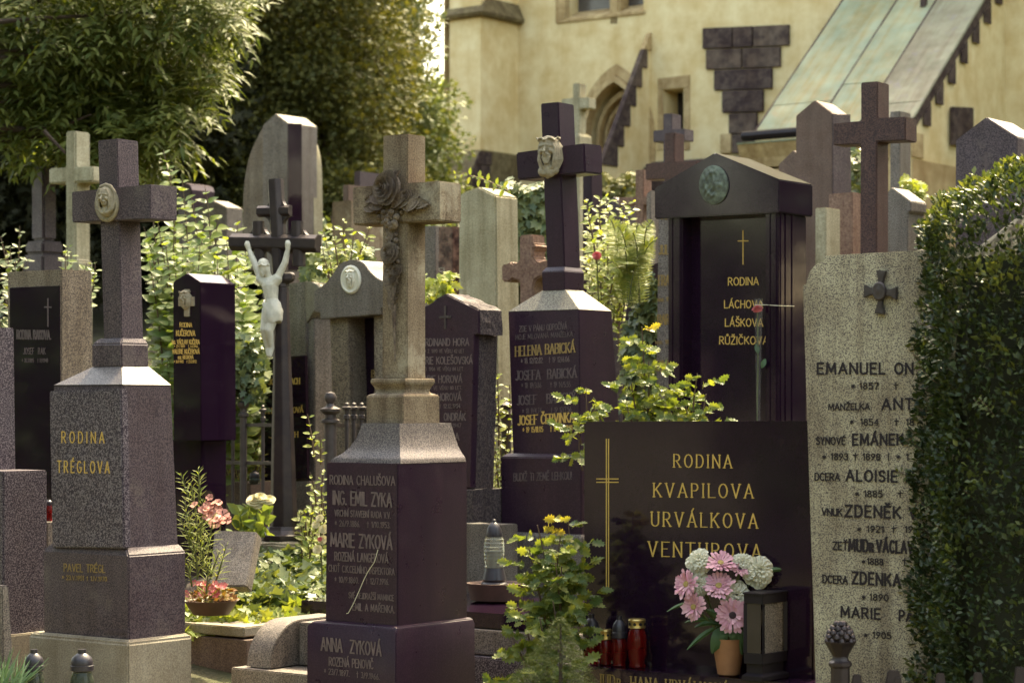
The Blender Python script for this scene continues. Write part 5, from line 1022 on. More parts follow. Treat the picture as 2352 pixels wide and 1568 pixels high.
# small tilted tablet in the bed
tb = thing('tablet', 'small tilted grey tablet with engraved cross in the flower bed', 'tablet', W(540, 1330, 12.0), 0)
a_, b_, c_, d_ = W(492, 1216, 12.0), W(590, 1220, 11.9), W(566, 1345, 11.7), W(480, 1345, 11.8); n_ = (b_ - a_).cross(d_ - a_).normalized(); n_ = n_ if n_.y > 0 else -n_
MB().prism([a_, b_, c_, d_], n_ * .07).build('slab', 'granite_grey', tb, .006)
inscribe(tb, Face.pts(d_, c_, b_), '†', 522, 1262, 536, 1263, 30, 'letter_dark', .07, .1)
# bright kerb behind iron fence
block('grave_kerb', 'sunlit kerb with reddish front beyond the iron fence', 'kerb', 'brown_stone', 550, 14.6, [('kerb_stone', 1108, 'g', 440, 574, 640, 14.7)])
block('grave_kerb', 'low granite kerb at the foot of the gabled black stone', 'kerb', 'granite_grey', 1110, 12.3, [('kerb_stone', 1205, 'g', 1040, 1150, 1190, 12.5)])

# ------------------------------------------------------------------ iron fences
def finial_post(parent, base, h, r=.028, name='post'):
    mb = MB(); mb.lathe(base, [(r, 0), (r, h), (r * 1.55, h + .005), (r * 1.55, h + .02), (r * .9, h + .03), (r * .9, h + .05), (r * 1.7, h + .07), (r * 1.75, h + .085), (r * .7, h + .10), (r * .55, h + .115), (r * .9, h + .135), (r * 1.0, h + .155), (r * .7, h + .178), (.001, h + .185)], 12); return mb.build(name, 'iron_grey', parent, smooth=True)
def pale(parent, base, h, r=.011):
    mb = MB(); mb.lathe(base, [(r, 0), (r, h - .06), (r * 1.5, h - .055), (r * 1.5, h - .035), (r, h - .03), (r * 1.2, h), (r * 2.2, h + .004), (r * 2.2, h + .014), (r * .9, h + .02), (r * 1.0, h + .034), (.001, h + .042)], 8); return mb.build('pale', 'iron_grey', parent, smooth=True)
fe = thing('iron_fence', 'old iron grave fence with ball-topped posts behind the iron crucifix', 'fence', base_of(560, 14.0), 0)
for px, y0 in ((560, 925), (751, 934)): pass
for px, D, yt in ((559, 14.0, 950), ):
    b = base_of(px, D); finial_post(fe, b, W(px, yt, D).z - b.z - .02, .022)
for px, D, yt in ((515, 14.2, 945), (535, 14.1, 950), (604, 13.9, 945)): b = base_of(px, D); pale(fe, b, W(px, yt, D).z - b.z)
for y in (975, 1062): MB().prism([W(470, y - 4, 14.3), W(470, y + 4, 14.3), W(625, y + 5, 13.8), W(625, y - 3, 13.8)], Vector((0, .03, 0))).build('rail', 'iron_grey', fe, .002)
fe2 = thing('iron_fence', 'iron grave fence with tall ball-topped post left of central pedestal', 'fence', base_of(790, 13.3), 0)
b = base_of(759, 13.2); finial_post(fe2, b, W(759, 972, 13.2).z - b.z, .036)
for px, D in ((797, 13.3), (813, 13.4), (831, 13.5), (848, 13.55)): b = base_of(px, D); pale(fe2, b, W(px, 940, D).z - b.z, .014)
for y in (977, 1075): MB().prism([W(757, y - 5, 13.25), W(757, y + 4, 13.25), W(900, y + 4, 13.9), W(900, y - 5, 13.9)], Vector((0, .03, 0))).build('rail', 'iron_grey', fe2, .002)
fe3 = thing('iron_fence', 'short iron fence between gabled black stone and black cross monument', 'fence', base_of(1150, 13.6), 0)
b = base_of(1163, 13.5); MB().lathe(b, [(.03, 0), (.03, W(0, 985, 13.5).z - b.z), (.04, W(0, 982, 13.5).z - b.z), (.03, W(0, 965, 13.5).z - b.z), (.045, W(0, 950, 13.5).z - b.z), (.03, W(0, 940, 13.5).z - b.z), (.04, W(0, 930, 13.5).z - b.z), (.002, W(0, 922, 13.5).z - b.z)], 12).build('post', 'iron_grey', fe3, smooth=True)
for y in (977, 990): MB().prism([W(1090, y - 3, 13.9), W(1090, y + 3, 13.9), W(1180, y + 3, 13.5), W(1180, y - 3, 13.5)], Vector((0, .03, 0))).build('rail', 'iron_grey', fe3, .002)
# fence in the foreground at lower right
ff_ = thing('iron_fence', 'dark iron fence with pine-cone finial at lower right foreground', 'fence', base_of(1930, 8.2), 0)
b = base_of(1930, 8.2); zt_ = lambda y: W(1930, y, 8.2).z - b.z
MB().lathe(b, [(.035, 0), (.035, zt_(1532)), (.043, zt_(1528)), (.043, zt_(1520)), (.032, zt_(1516)), (.028, zt_(1508)), (.034, zt_(1500)), (.050, zt_(1482)), (.058, zt_(1474)), (.060, zt_(1471)), (.045, zt_(1470))], 8).build('post', 'iron', ff_, .002)
cone = empty_part('pine_cone', ff_, W(1930, 1460, 8.2))
MB().lathe(W(1930, 1475, 8.2), [(.035, 0), (.042, .02), (.034, .045), (.012, .066), (.001, .07)], 14).build('core', 'iron', cone, smooth=True)
for k in range(5):
    for i in range(8):
        a = i * math.pi / 4 + k * .39; r_ = (.046, .044, .038, .028, .014)[k]; z_ = .006 + k * .015
        c = W(1930, 1475, 8.2) + Vector((math.cos(a) * r_, math.sin(a) * r_, z_)); mb = MB(); mb.lathe(c, [(.001, -.012), (.011, -.004), (.012, .003), (.005, .012), (.001, .014)], 6, Vector((math.cos(a) * .5, math.sin(a) * .5, 1)).normalized()); mb.build('scale', 'iron', cone, smooth=True)
for px, yt, w in ((1968, 1547, 12), (2052, 1538, 17), (2062, 1553, 10), (2160, 1545, 11), (2246, 1543, 11), (2342, 1530, 12)):
    D = 8.2 - (px - 1930) * .0004; b = base_of(px, D); h = W(px, yt, D).z - b.z; r_ = w * D / F; mb = MB(); mb.ringloft([[b + Vector((x * r_ * 1.3, y * .01, 0)) for x, y in ((-1, -1), (1, -1), (1, 1), (-1, 1))], [b + Vector((x * r_ * 1.2, y * .01, h - .06)) for x, y in ((-1, -1), (1, -1), (1, 1), (-1, 1))], [b + Vector((x * r_ * .75, y * .008, h)) for x, y in ((-1, -1), (1, -1), (1, 1), (-1, 1))]]); mb.build('pale', 'iron', ff_, .003)
mb = MB(); mb.prism([W(1925, 1640, 8.2), W(1925, 1655, 8.2), W(2400, 1655, 8.0), W(2400, 1640, 8.0)], Vector((0, .02, 0))); mb.build('rail', 'iron', ff_)

# ------------------------------------------------------------------ lanterns and pots
def votive(px, D, zb, k, w, y_cap, y_glass, glass, cap, label, cap_mat, candle='candle_red'):
    b = Vector(((px - CX) * D / F, D, zb)); t_ = thing('votive_lantern', label, 'lantern', b, 0, 'votive lanterns'); r_ = w * D / F / 2; h = W(px, y_glass, D).z - zb; H = W(px, y_cap, D).z - zb
    MB().lathe(b, [(r_ * .80, 0), (r_ * .88, h * .04), (r_ * .78, h * .14), (r_ * .95, h * .30), (r_ * 1.0, h * .6), (r_ * .98, h * .8), (r_ * .80, h * .97), (r_ * .74, h)], 20).build('glass', glass, t_, smooth=True)
    MB().lathe(b + UP * .006, [(r_ * .6, 0), (r_ * .62, h * .45), (r_ * .1, h * .46)], 12).build('candle', candle, t_, smooth=True)
    if cap == 'dome': pf = [(r_ * .86, h), (r_ * .98, h + (H - h) * .04), (r_ * .98, h + (H - h) * .26), (r_ * .90, h + (H - h) * .28), (r_ * .92, h + (H - h) * .44), (r_ * .80, h + (H - h) * .62), (r_ * .42, h + (H - h) * .80), (r_ * .36, h + (H - h) * .82), (r_ * .36, H), (.001, H)]
    else: pf = [(r_ * .82, h), (r_ * .9, h + .002), (r_ * .92, h + (H - h) * .1), (r_ * .9, h + (H - h) * .14), (r_ * .9, h + (H - h) * .8), (r_ * .93, h + (H - h) * .84), (r_ * .86, H), (.001, H)]
    co = MB().lathe(b, pf, 20).build('lid', cap_mat, t_, smooth=True)
    if cap == 'drum':
        for i in range(9):
            a = i * 2 * math.pi / 9 + .2; n_ = Vector((math.cos(a), math.sin(a), 0)); MB().lathe(b + n_ * r_ * .895 + UP * (h + (H - h) * .47), [(r_ * .17, 0), (r_ * .17, .0015), (.0005, .0015)], 10, n_).build('vent_hole', 'lantern_black', co)
    return t_
def dk(px, py, dz=0): p = FL.hit(px, py); return p
# depth on the ledge just in front of the slab
def on_ledge(px, k=.11): p = FK.back(-k).hit(px, HY); return p.y
for px, w, yc, yg, cap, cm, lab in ((1358, 40, 1409, 1462, 'dome', 'plastic_dark', 'red glass votive lantern with black dome lid, leftmost on the black ledge'), (1390, 33, 1444, 1468, 'drum', 'cap_gold', 'short red votive lantern with gold lid, second from left on the black ledge'), (1422, 35, 1413, 1465, 'dome', 'plastic_dark', 'red votive lantern with black dome lid between the two gold-lidded ones'), (1463, 44, 1420, 1442, 'drum', 'cap_gold', 'tall red votive lantern with gold lid, rightmost of four on the ledge')):
    D = on_ledge(px, .09); votive(px, D, LZ + .001, 1, w, yc, yg, 'red_glass', cap, lab, cm)
for px, yc, D, w, gl, lab in ((78, 1490, 9.3, 48, 'dark_glass', 'dark votive lantern with black lid at lower left, left one of two'), (188, 1490, 9.3, 56, 'dark_glass', 'votive lantern with black lid at lower left, right one of two')):
    votive(px, D, W(px, 1640, D).z, 1, w, yc, 1540, gl, 'dome', lab, 'plastic_dark', 'candle_red')
stp = mon('grave_step', 'low concrete step in the lower left corner under the lanterns', 'step', 130, 9.4); MB().box((W(130, HY, 9.4).x, 9.4, -.05), 1.0, .5, W(130, 1640, 9.4).z + .05, RZ).build('step_block', 'concrete', stp, .01)
votive(112, 11.25, W(112, 1196, 11.25).z, 1, 20, 1145, 1160, 'red_glass', 'dome', 'red votive lantern half hidden behind left granite monument', 'plastic_dark')
votive(585, 14.3, W(585, 1112, 14.3).z, 1, 26, 1080, 1096, 'dark_glass', 'dome', 'small dark lantern standing on the sunlit kerb', 'plastic_dark')
stl = mon('stone_block', 'stone shelf beside the black panel stone carrying a red lantern', 'block', 112, 11.3); MB().box((W(112, HY, 11.25).x, 11.25, 0), .14, .14, W(112, 1196, 11.25).z - .001, RZ).build('block', 'granite_grey', stl, .004)
# glass lantern on brown dish
D = 11.75; zd = W(1140, 1338, D).z
dish = thing('dish', 'round brown dish under the glass lantern on polished slab', 'dish', (W(1140, 0, D).x, D, zs), 0)
MB().lathe((W(1140, 0, D).x, D, zs + .001), [(.10, 0), (.135, .01), (.15, zd - zs - .02), (.155, zd - zs), (.14, zd - zs), (.13, zd - zs - .012), (.001, zd - zs - .012)], 32).build('dish_body', 'bowl_brown', dish, smooth=True)
la = thing('grave_lantern', 'ribbed clear glass lantern with black lid on brown dish', 'lantern', (W(1135, 0, D).x, D, zd), 0); lx = W(1135, 0, D).x; zz = lambda y: W(1135, y, D).z
b0 = zd - .012
MB().lathe((lx, D, 0), [(.070, b0), (.070, b0 + .01), (.058, b0 + .02), (.064, b0 + .03), (.050, zz(1306)), (.048, zz(1303))], 24).build('foot', 'plastic_dark', la, smooth=True)
ribs = []
for i in range(25):
    t_ = i / 24; z_ = zz(1303) + (zz(1232) - zz(1303)) * t_; r_ = .047 + .011 * math.sin(t_ * 2.6) - .006 * t_; ribs.append((r_ + .0022 * math.sin(t_ * 2 * math.pi * 8), z_))
MB().lathe((lx, D, 0), ribs, 28, cap=False).build('glass', 'clear_glass', la, smooth=True)
MB().lathe((lx, D, 0), [(.03, zz(1302)), (.031, zz(1262)), (.002, zz(1260))], 16).build('candle', 'candle', la, smooth=True)
MB().lathe((lx, D, 0), [(.040, zz(1233)), (.043, zz(1232)), (.043, zz(1226)), (.036, zz(1212)), (.022, zz(1202)), (.012, zz(1199)), (.010, zz(1193)), (.001, zz(1191))], 24).build('lid', 'plastic_dark', la, smooth=True)
# black metal lantern on the ledge
D = on_ledge(1760, .10); FLn = Face(1752, D - .08, 30)
lb = thing('grave_lantern', 'square black metal lantern with textured glass panes beside flower pot', 'lantern', Vector((FLn.o.x, FLn.o.y, LZ)), 0)
def sq(y, k=1.0, add_=0): return rect(y, 1752 - 44 * k - add_, 1752, 1752 + 56 * k + add_, D, 38)
z_b = LZ + .002
def sqz(z, k): r0 = sq(1450, k); return [Vector((p.x, p.y, z)) for p in r0]
MB().ringloft([sqz(z_b, 1.12), sqz(z_b + .02, 1.12), sqz(z_b + .03, .86), sqz(z_b + .07, .86)]).build('foot', 'lantern_black', lb, .002)
zt2 = W(1752, 1358, D).z
MB().ringloft([sqz(z_b + .07, 1.0), sqz(z_b + .115, 1.0)]).build('lower_band', 'lantern_black', lb, .002)
MB().ringloft([sqz(zt2 - .045, 1.0), sqz(zt2 - .006, 1.0)]).build('upper_band', 'lantern_black', lb, .002)
MB().ringloft([sqz(zt2 - .006, 1.06), sqz(zt2, 1.06), sqz(zt2 + .004, .9)]).build('roof', 'lantern_black', lb, .001)
r0, r1 = sqz(z_b + .115, 1.0), sqz(zt2 - .045, 1.0)
for i in range(4):
    c0 = r0[i]; cc = sum(r0, Vector()) / 4; d_ = (cc - c0) * .16; MB().prism([c0, c0 + Vector((d_.x, 0, 0)), c0 + d_, c0 + Vector((0, d_.y, 0))], r1[i] - r0[i]).build('corner_post', 'lantern_black', lb)
for i, m_ in ((0, 'window_dark'), (1, 'textured_glass')):
    a, b = r0[i].lerp(r0[(i + 1) % 4], .14), r0[i].lerp(r0[(i + 1) % 4], .86); cc = sum(r0, Vector()) / 4; n_ = ((a + b) / 2 - cc).normalized(); a, b = a - n_ * .006, b - n_ * .006
    MB().prism([a, b, b + (r1[0] - r0[0]), a + (r1[0] - r0[0])], -n_ * .003).build('pane', m_, lb)
# terracotta pot with artificial bouquet
D = on_ledge(1672, .09); px0 = W(1674, 0, D).x; kk = D / F; zp = LZ + .002
pot = thing('flower_pot', 'terracotta coloured pot on black ledge holding the bouquet', 'pot', (px0, D, zp), 0)
hh = W(0, 1465, D).z - zp
MB().lathe((px0, D, zp), [(22 * kk, 0), (26 * kk, .006), (27 * kk, hh * .12), (31 * kk, hh * .4), (37 * kk, hh * .85), (39 * kk, hh), (36 * kk, hh), (33 * kk, hh * .8), (.001, hh * .8)], 28).build('pot_body', 'terracotta', pot, smooth=True)
bq = thing('bouquet', 'artificial bouquet of pink gerberas and white carnations in terracotta pot', 'flowers', (px0, D, zp + hh * .8), 0)
neck = Vector((px0, D, zp + hh * .82))
def gerbera(px, py, r_px, n, dz=0.0, core='yellow_core'):
    c = W(px, py, D - .05 - dz); r_ = 1.12 * r_px * c.y / F; ex, ey, n = basis(n); fl = empty_part('gerbera', bq, c)
    for ring, (k, r1, h1, h0) in enumerate(((22, 1.0, .10, .0), (20, .82, .22, .03), (16, .5, .24, .06))):
        mb = MB()
        for i in range(k): petal(mb, c, ex, ey, n, i * 2 * math.pi / k + ring * .14 + random.uniform(-.05, .05), 2 * math.pi / k * .86, r_ * .14, r_ * r1 * random.uniform(.82, 1.06), r_ * h0, r_ * (h1 + random.uniform(-.16, .14)), r_ * random.uniform(-.05, .10), 2, 4)
        mb.build('petals', 'pink_pale' if (px + ring) % 3 == 0 else 'pink', fl, smooth=True)
    MB().lathe(c - n * r_ * .02, [(r_ * .20, 0), (r_ * .19, r_ * .13), (r_ * .10, r_ * .17), (.0005, r_ * .15)], 12, n).build('flower_centre', core, fl, smooth=True)
    MB().tube(bent(c - n * r_ * .05, neck + rv(.01), 4, .05), .0045, 6).build('stem', 'stem_green', fl)
def carnation(px, py, r_px, n, dz=0.0):
    c = W(px, py, D - .03 - dz); r_ = 1.2 * r_px * c.y / F; ex, ey, n = basis(n); mb = MB()
    for rr_, h, k, w in ((1.0, .05, 8, 1.1), (.95, .30, 7, 1.2), (.85, .52, 7, 1.2), (.70, .70, 6, 1.3), (.50, .82, 5, 1.5), (.30, .9, 4, 1.8)):
        for i in range(k): petal(mb, c, ex, ey, n, i * 2 * math.pi / k + random.random(), w, r_ * rr_ * .2, r_ * rr_ * random.uniform(.88, 1.08), r_ * (h - .3), r_ * h, r_ * .14, 8, 4, r_ * .10)
    fl = mb.build('carnation', 'white_petal', bq, smooth=True); MB().tube(bent(c - n * r_ * .3, neck + rv(.01), 4, .05), .004, 6).build('stem', 'stem_green', fl)
for px, py, r_, n in ((1607, 1290, 27, (-.2, -.8, .5)), (1741, 1312, 33, (.25, -1, .3)), (1608, 1341, 24, (-.3, -1, .3)), (1687, 1369, 32, (.2, -1, .25)), (1705, 1296, 24, (.1, -.8, .5))): carnation(px, py, r_, n)
for px, py, r_, n, dz, co in ((1655, 1293, 34, (.1, -.55, .75), .02, 'yellow_core'), (1577, 1341, 33, (-.75, -.75, .3), .02, 'yellow_core'), (1651, 1345, 35, (-.15, -.75, .62), .04, 'yellow_core'), (1594, 1393, 31, (-.6, -.8, .15), .03, 'yellow_core'), (1699, 1306, 20, (.2, -.7, .6), .02, 'pink_core'), (1682, 1412, 39, (.08, -1, .12), .07, 'pink_core')): gerbera(px, py, r_, n, dz, co)
def bigleaf(px0_, py0, px1, py1, w, dz=.03, curve=.02, mat='leaf_plain'):
    a, b = W(px0_, py0, D - dz), W(px1, py1, D - dz - .02); mb = MB(); rows = []; d = (b - a); s = Vector((d.z, 0, -d.x)).normalized()
    for j in range(9):
        t_ = j / 8; ww = w * kk * math.sin(math.pi * min(.985, .06 + .92 * t_)) ** .7 * .5; p = a + d * t_ + Vector((0, -curve * math.sin(t_ * math.pi), .015 * math.sin(t_ * math.pi))); rows.append([p - s * ww + Vector((0, .008, 0)), p, p + s * ww + Vector((0, .008, 0))])
    mb.ringloft(rows, cap=False, closed=False); return mb.build('leaf', mat, bq, smooth=True)
for a in ((1660, 1440, 1636, 1500, 30), (1668, 1445, 1650, 1490, 26), (1690, 1440, 1705, 1502, 28), (1680, 1440, 1692, 1490, 26), (1650, 1438, 1578, 1492, 12), (1645, 1428, 1573, 1429, 12), (1652, 1434, 1595, 1440, 12), (1745, 1320, 1806, 1310, 11), (1600, 1385, 1532, 1404, 8), (1660, 1430, 1622, 1400, 16)): bigleaf(*a)

# ------------------------------------------------------------------ plants
def plant(name, label, cat_, px, D, group=None, z=None): return thing(name, label, cat_, Vector(((px - CX) * D / F, D, gz(D) if z is None else z)), 0, group)
# clipped box hedge at right: a leafy shell over a dense twig core
hg = plant('hedge', 'clipped dark green box hedge at the right edge', 'hedge', 2300, 8.9)
hc = Vector((W(2495, HY, 8.7).x, 8.72, 0)); top_z = W(2352, 345, 8.5).z
def hpt(a, t_):                                         # superellipse plan, rounded crown
    r_ = .60 * (1 + .05 * math.sin(5 * a + 3 * t_) + .03 * math.sin(11 * t_ * 3 + a)); k = 1.0 if t_ < .87 else max(0.0, 1 - ((t_ - .87) / .13) ** 1.6) ** .6; c, s = math.cos(a), math.sin(a); p = 1.25
    q = (abs(c) ** 5 + abs(s) ** 5) ** (-1 / 5); return Vector((c * q * r_ * k, s * q * r_ * .8 * k, t_ * (top_z + .02)))
mb = MB(); rg = []
for j in range(15):
    t_ = j / 14 * .97; rg.append([hc + Vector((hpt(i * math.pi / 12, t_).x * .80, hpt(i * math.pi / 12, t_).y * .76, hpt(i * math.pi / 12, t_).z * .93)) for i in range(24)])
mb.ringloft(rg); mb.build('twig_core', 'leaf_yew', hg, smooth=True)
P, Dd, N, S = [], [], [], []
for i in range(42000):
    a = random.uniform(math.pi * .75, math.pi * 2.05); t_ = random.random() ** .8; q = hpt(a, t_); e = .01; n_ = Vector((q.x, q.y, 0)).normalized(); n_ = (n_ + UP * (max(0, t_ - .7) * 4)).normalized()
    bmp = .045 * mnoise.noise(q * 7) + .035 * mnoise.noise(q * 17)
    p = hc + q * 1.0 + n_ * (bmp - random.random() ** 2 * .07); d = n_ * .7 + UP * .5 + rv(.9)
    P.append(p); Dd.append(d); N.append(UP * .9 + n_ * .5 + rv(.7)); S.append(random.uniform(.018, .036))
P, Dd, N, S = (np.array([tuple(q) if not isinstance(q, float) else q for q in a]) for a in (P, Dd, N, S))
lt = np.array([mnoise.noise(Vector(q) * 6) + random.uniform(-.35, .35) + max(0, (q[2] - top_z + .30)) * 2.2 > .50 for q in P])  # new growth, biased upward so the paler colour also paints the lit top
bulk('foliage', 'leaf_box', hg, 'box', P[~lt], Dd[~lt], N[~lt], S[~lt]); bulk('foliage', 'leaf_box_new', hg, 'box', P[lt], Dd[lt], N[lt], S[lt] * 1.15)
for i in range(70):
    a = random.uniform(math.pi * .8, math.pi * 1.95); t_ = random.uniform(.15, .95); q = hpt(a, t_); n_ = Vector((q.x, q.y, .25 + .6 * (t_ > .8))).normalized(); b0 = hc + q * .93; path = bent(b0, b0 + n_ * random.uniform(.06, .13) + UP * random.uniform(0, .05), 3, .1)
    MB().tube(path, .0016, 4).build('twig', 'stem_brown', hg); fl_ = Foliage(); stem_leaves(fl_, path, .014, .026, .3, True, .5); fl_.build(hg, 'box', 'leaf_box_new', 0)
mb = MB(); mb.lathe(hc, [(.04, 0), (.03, .5)], 8); mb.build('trunk', 'bark', hg)

# lilac bush behind the left cross
li = plant('lilac_bush', 'lush heart-leaved lilac bush behind slim black stele', 'shrub', 460, 15.0)
fol = Foliage(); stems = 0
tips = [(375, 345, 15.2), (392, 400, 15.0), (418, 412, 15.3), (470, 425, 15.0), (345, 445, 14.8), (440, 455, 14.7), (500, 490, 15.1), (545, 505, 14.9), (330, 520, 14.6), (360, 500, 14.6), (400, 500, 14.6), (470, 505, 14.6), (520, 540, 14.6), (565, 560, 14.8), (340, 580, 14.4), (380, 560, 14.4), (420, 560, 14.4), (460, 560, 14.4), (500, 590, 14.4), (545, 610, 14.5)]
for _ in range(105): tips.append((random.uniform(325, 605), random.uniform(520, 930), random.uniform(14.1, 15.4)))
for px, py, d_ in tips:
    tip = W(px, py, d_); bx = 460 + (px - 460) * .75; bs = Vector(((bx - CX) * d_ / F, d_ + .1, max(gz(d_) + .0, tip.z - random.uniform(.55, .95)))); path = bent(bs, tip, 6, .05)
    if stems < 26: MB().tube(path, [.006, .006, .005, .005, .004, .003, .002], 5).build('stem', 'stem_brown', li); stems += 1
    stem_leaves(fol, path, .055, .105, .12, True, .35, 1.0)
fol.build(li, 'heart', 'leaf_lilac', 280)

def shrub(name, label, px, D, tips, kind, mat, spacing, size, n_ind, stem_len=(.3, .6), pairs=True, base_px=None, young_top=0, cat_='shrub', up=.4, z=None, stem_mat='stem_brown', jitter=.35, fol_extra=None):
    t_ = plant(name, label, cat_, px, D, z=z); fol = Foliage(); k = 0
    for px_, py, d_ in tips:
        tip = W(px_, py, d_); L = random.uniform(*stem_len); bp = base_px if base_px is not None else px; bs = Vector((W(bp + (px_ - bp) * .5, 0, d_).x, d_ + .05, max(tip.z - L, gz(d_) + (.17 if 11.2 < d_ < 13.3 and px_ < 760 else 0)))); path = bent(bs, tip, 5, .06)
        if k < 30: MB().tube(path, [.006, .005, .005, .004, .003, .002], 5).build('stem', stem_mat, t_); k += 1
        stem_leaves(fol, path, spacing, size, .1, pairs, up, 1.0, young_top, jitter)
    fol.build(t_, kind, mat, n_ind); return t_
def rt(n, x0, x1, y0, y1, d0, d1): return [(random.uniform(x0, x1), random.uniform(y0, y1), random.uniform(d0, d1)) for _ in range(n)]
# ivy on wall behind the pale stele
def ivy_mass(name, label, px, D, n, region, size, mat='leaf_ivy', n_ind=60, kind='ivy', cat_='ivy', dcore=None, flat=False):
    t_ = plant(name, label, cat_, px, D); fol = Foliage()
    for _ in range(n):
        p = region()
        if p is None: continue
        q, nr = p; d = Vector((random.uniform(-.6, .6), random.uniform(-.6, .2), random.uniform(-1, .1))) if not flat else rv(1) + Vector((0, -.4, -.1)); fol.leaf(q + rv(.02), d, nr + rv(.45), size * random.uniform(.6, 1.2))
    fol.build(t_, kind, mat, n_ind); return t_
def wallreg(x0, x1, y0, y1, D, bulge=.1, topround=True):
    def f():
        px = random.uniform(x0, x1); py = random.uniform(y0, y1)
        p = W(px, py + 8 * math.sin(px * .09), D - bulge * random.random() + .06 * mnoise.noise(Vector((px * .05, py * .05, 0)))); nr = Vector((-.2, -1, .5 if py > y0 + 25 else 2.0)); return p, nr
    return f
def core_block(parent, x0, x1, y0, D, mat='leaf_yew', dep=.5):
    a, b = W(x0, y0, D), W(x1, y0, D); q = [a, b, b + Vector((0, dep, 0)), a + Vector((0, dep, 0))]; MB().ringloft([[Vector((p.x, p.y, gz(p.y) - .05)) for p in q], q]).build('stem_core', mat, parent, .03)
v_ = ivy_mass('ivy', 'ivy-covered wall stub between pale stele and black cross', 1205, 17.2, 1500, wallreg(1155, 1262, 424, 640, 17.2, .16), .085, n_ind=120); core_block(v_, 1160, 1258, 436, 17.25)
v_ = ivy_mass('ivy', 'ivy creeping over dark arched stone left of temple stone', 1470, 14.2, 620, lambda: (lambda px, py: (arched_face.hit(px, py, .03), Vector((-.5, -.8, .3))) if py > 760 - (px - 1425) * 1.9 and mnoise.noise(Vector((px * .03, py * .03, 2))) > -.15 else None)(random.uniform(1430, 1512), random.uniform(600, 960)), .075, n_ind=120)
v_ = ivy_mass('ivy', 'ivy hanging over pale stone right of slim black stele', 560, 15.6, 700, wallreg(505, 608, 770, 905, 14.2, .25), .07, 'leaf_ivy', 120)
stele('pale plaster-coloured stone under hanging ivy beside iron fence', 'sandstone_pale', 606, 15.2, [(500, 840), (606, 834), (606, 'g'), (500, 'g')], .2)
v_ = ivy_mass('ivy', 'bright ivy bed in front of the iron crucifix', 640, 12.4, 1500, lambda: (lambda x, y: (Vector((x, y, gz(y) + .24 + .05 * mnoise.noise(Vector((x * 6, y * 6, 0))) - .02 * random.random())), Vector((-.1, -.35, 1))))(random.uniform(-1.50, -.72), random.uniform(11.95, 13.1)), .085, n_ind=260, flat=True)
v_ = ivy_mass('ivy', 'pale ivy trailing over the concrete kerb between front crosses', 540, 12.0, 520, lambda: (lambda px, py: (W(px, py, 12.05 - (py - 1380) * .006), Vector((-.1, -.8, .8))))(random.uniform(425, 700), random.triangular(1378, 1462, 1400)), .075, 'leaf_bright', 160, flat=True)
v_ = ivy_mass('ivy', 'small ivy behind the reddish brown cross at right', 1966, 16.8, 160, wallreg(1952, 1990, 335, 446, 17.8, .2), .07, n_ind=20)
v_ = ivy_mass('ivy', 'sunlit creeper patch above grey gabled stone at right', 2100, 16.5, 90, wallreg(2078, 2120, 412, 440, 16.8, .15), .07, 'leaf_bright', 20)
v_ = ivy_mass('ivy', 'greenery creeping behind the gabled oval-portrait stone', 740, 15.6, 700, wallreg(692, 860, 560, 690, 15.6, .5), .075, 'leaf_ivy', 80)
v_ = ivy_mass('ivy', 'dry creeper mass below the church plinth', 1430, 22.5, 900, wallreg(1355, 1465, 400, 500, 22.5, .6), .08, 'leaf_conifer', 40)
v_ = ivy_mass('ivy', 'bright creeper leaves on gabled black stone top right of carved shaft', 1000, 14.2, 120, wallreg(975, 1042, 632, 690, 13.9, .15), .06, 'leaf_bright', 40)
# twig of creeper across the church foot
tw = plant('creeper_twig', 'thin leafy creeper shoot above the pale gabled stele', 'creeper', 1080, 15.7); fol = Foliage(); path = [W(*a) for a in ((1032, 402, 15.6), (1060, 400, 15.6), (1095, 407, 15.7), (1125, 418, 15.8), (1170, 440, 16))]
MB().tube(path, [.002, .003, .004, .005, .006], 5).build('stem', 'stem_brown', tw); stem_leaves(fol, list(reversed(path)), .05, .06, .05, True, .3); fol.build(tw, 'oval', 'leaf_bright', 60)
# shrubs behind
shrub('shrub', 'bright yellow-green shrub with feathered leaves right of black cross shaft', 1400, 15.0, rt(46, 1335, 1465, 430, 640, 14.6, 15.6), 'oval', 'leaf_bright', .045, .075, 200, (.35, .6))
shrub('shrub', 'leafy shrub at the left edge behind the brown granite frame', 20, 14.0, rt(26, -40, 78, 520, 720, 13.6, 14.8), 'oval', 'leaf_ivy', .05, .07, 120, (.3, .5))
shrub('shrub', 'small leafy shoots beside the pale cross pedestal', 160, 14.5, rt(8, 140, 230, 560, 640, 14.0, 15), 'oval', 'leaf_lilac', .05, .07, 60, (.2, .4))
shrub('shrub', 'bright shoots between iron crucifix and carved cross', 790, 14.9, rt(14, 735, 875, 500, 600, 14.7, 15.4), 'oval', 'leaf_bright', .05, .075, 100, (.2, .4))
shrub('shrub', 'privet shoots between gabled black stone and black cross monument', 1150, 13.4, rt(16, 1128, 1172, 830, 1130, 13.2, 13.8), 'oval', 'leaf_bright', .045, .06, 100, (.3, .5))
shrub('shrub', 'light shoots climbing beside the central pedestal left side', 735, 12.0, [(706, 950, 12.2), (735, 1000, 12.1), (742, 1085, 11.9), (712, 1085, 12.0), (740, 1140, 11.9), (735, 1170, 11.9)], 'oval', 'leaf_bright', .04, .05, 80, (.15, .3))
shrub('shrub', 'yellow-green groundcover behind the iron crucifix foot', 700, 13.0, rt(26, 690, 752, 1150, 1280, 12.7, 13.2), 'oval', 'leaf_bright', .04, .06, 120, (.12, .25))
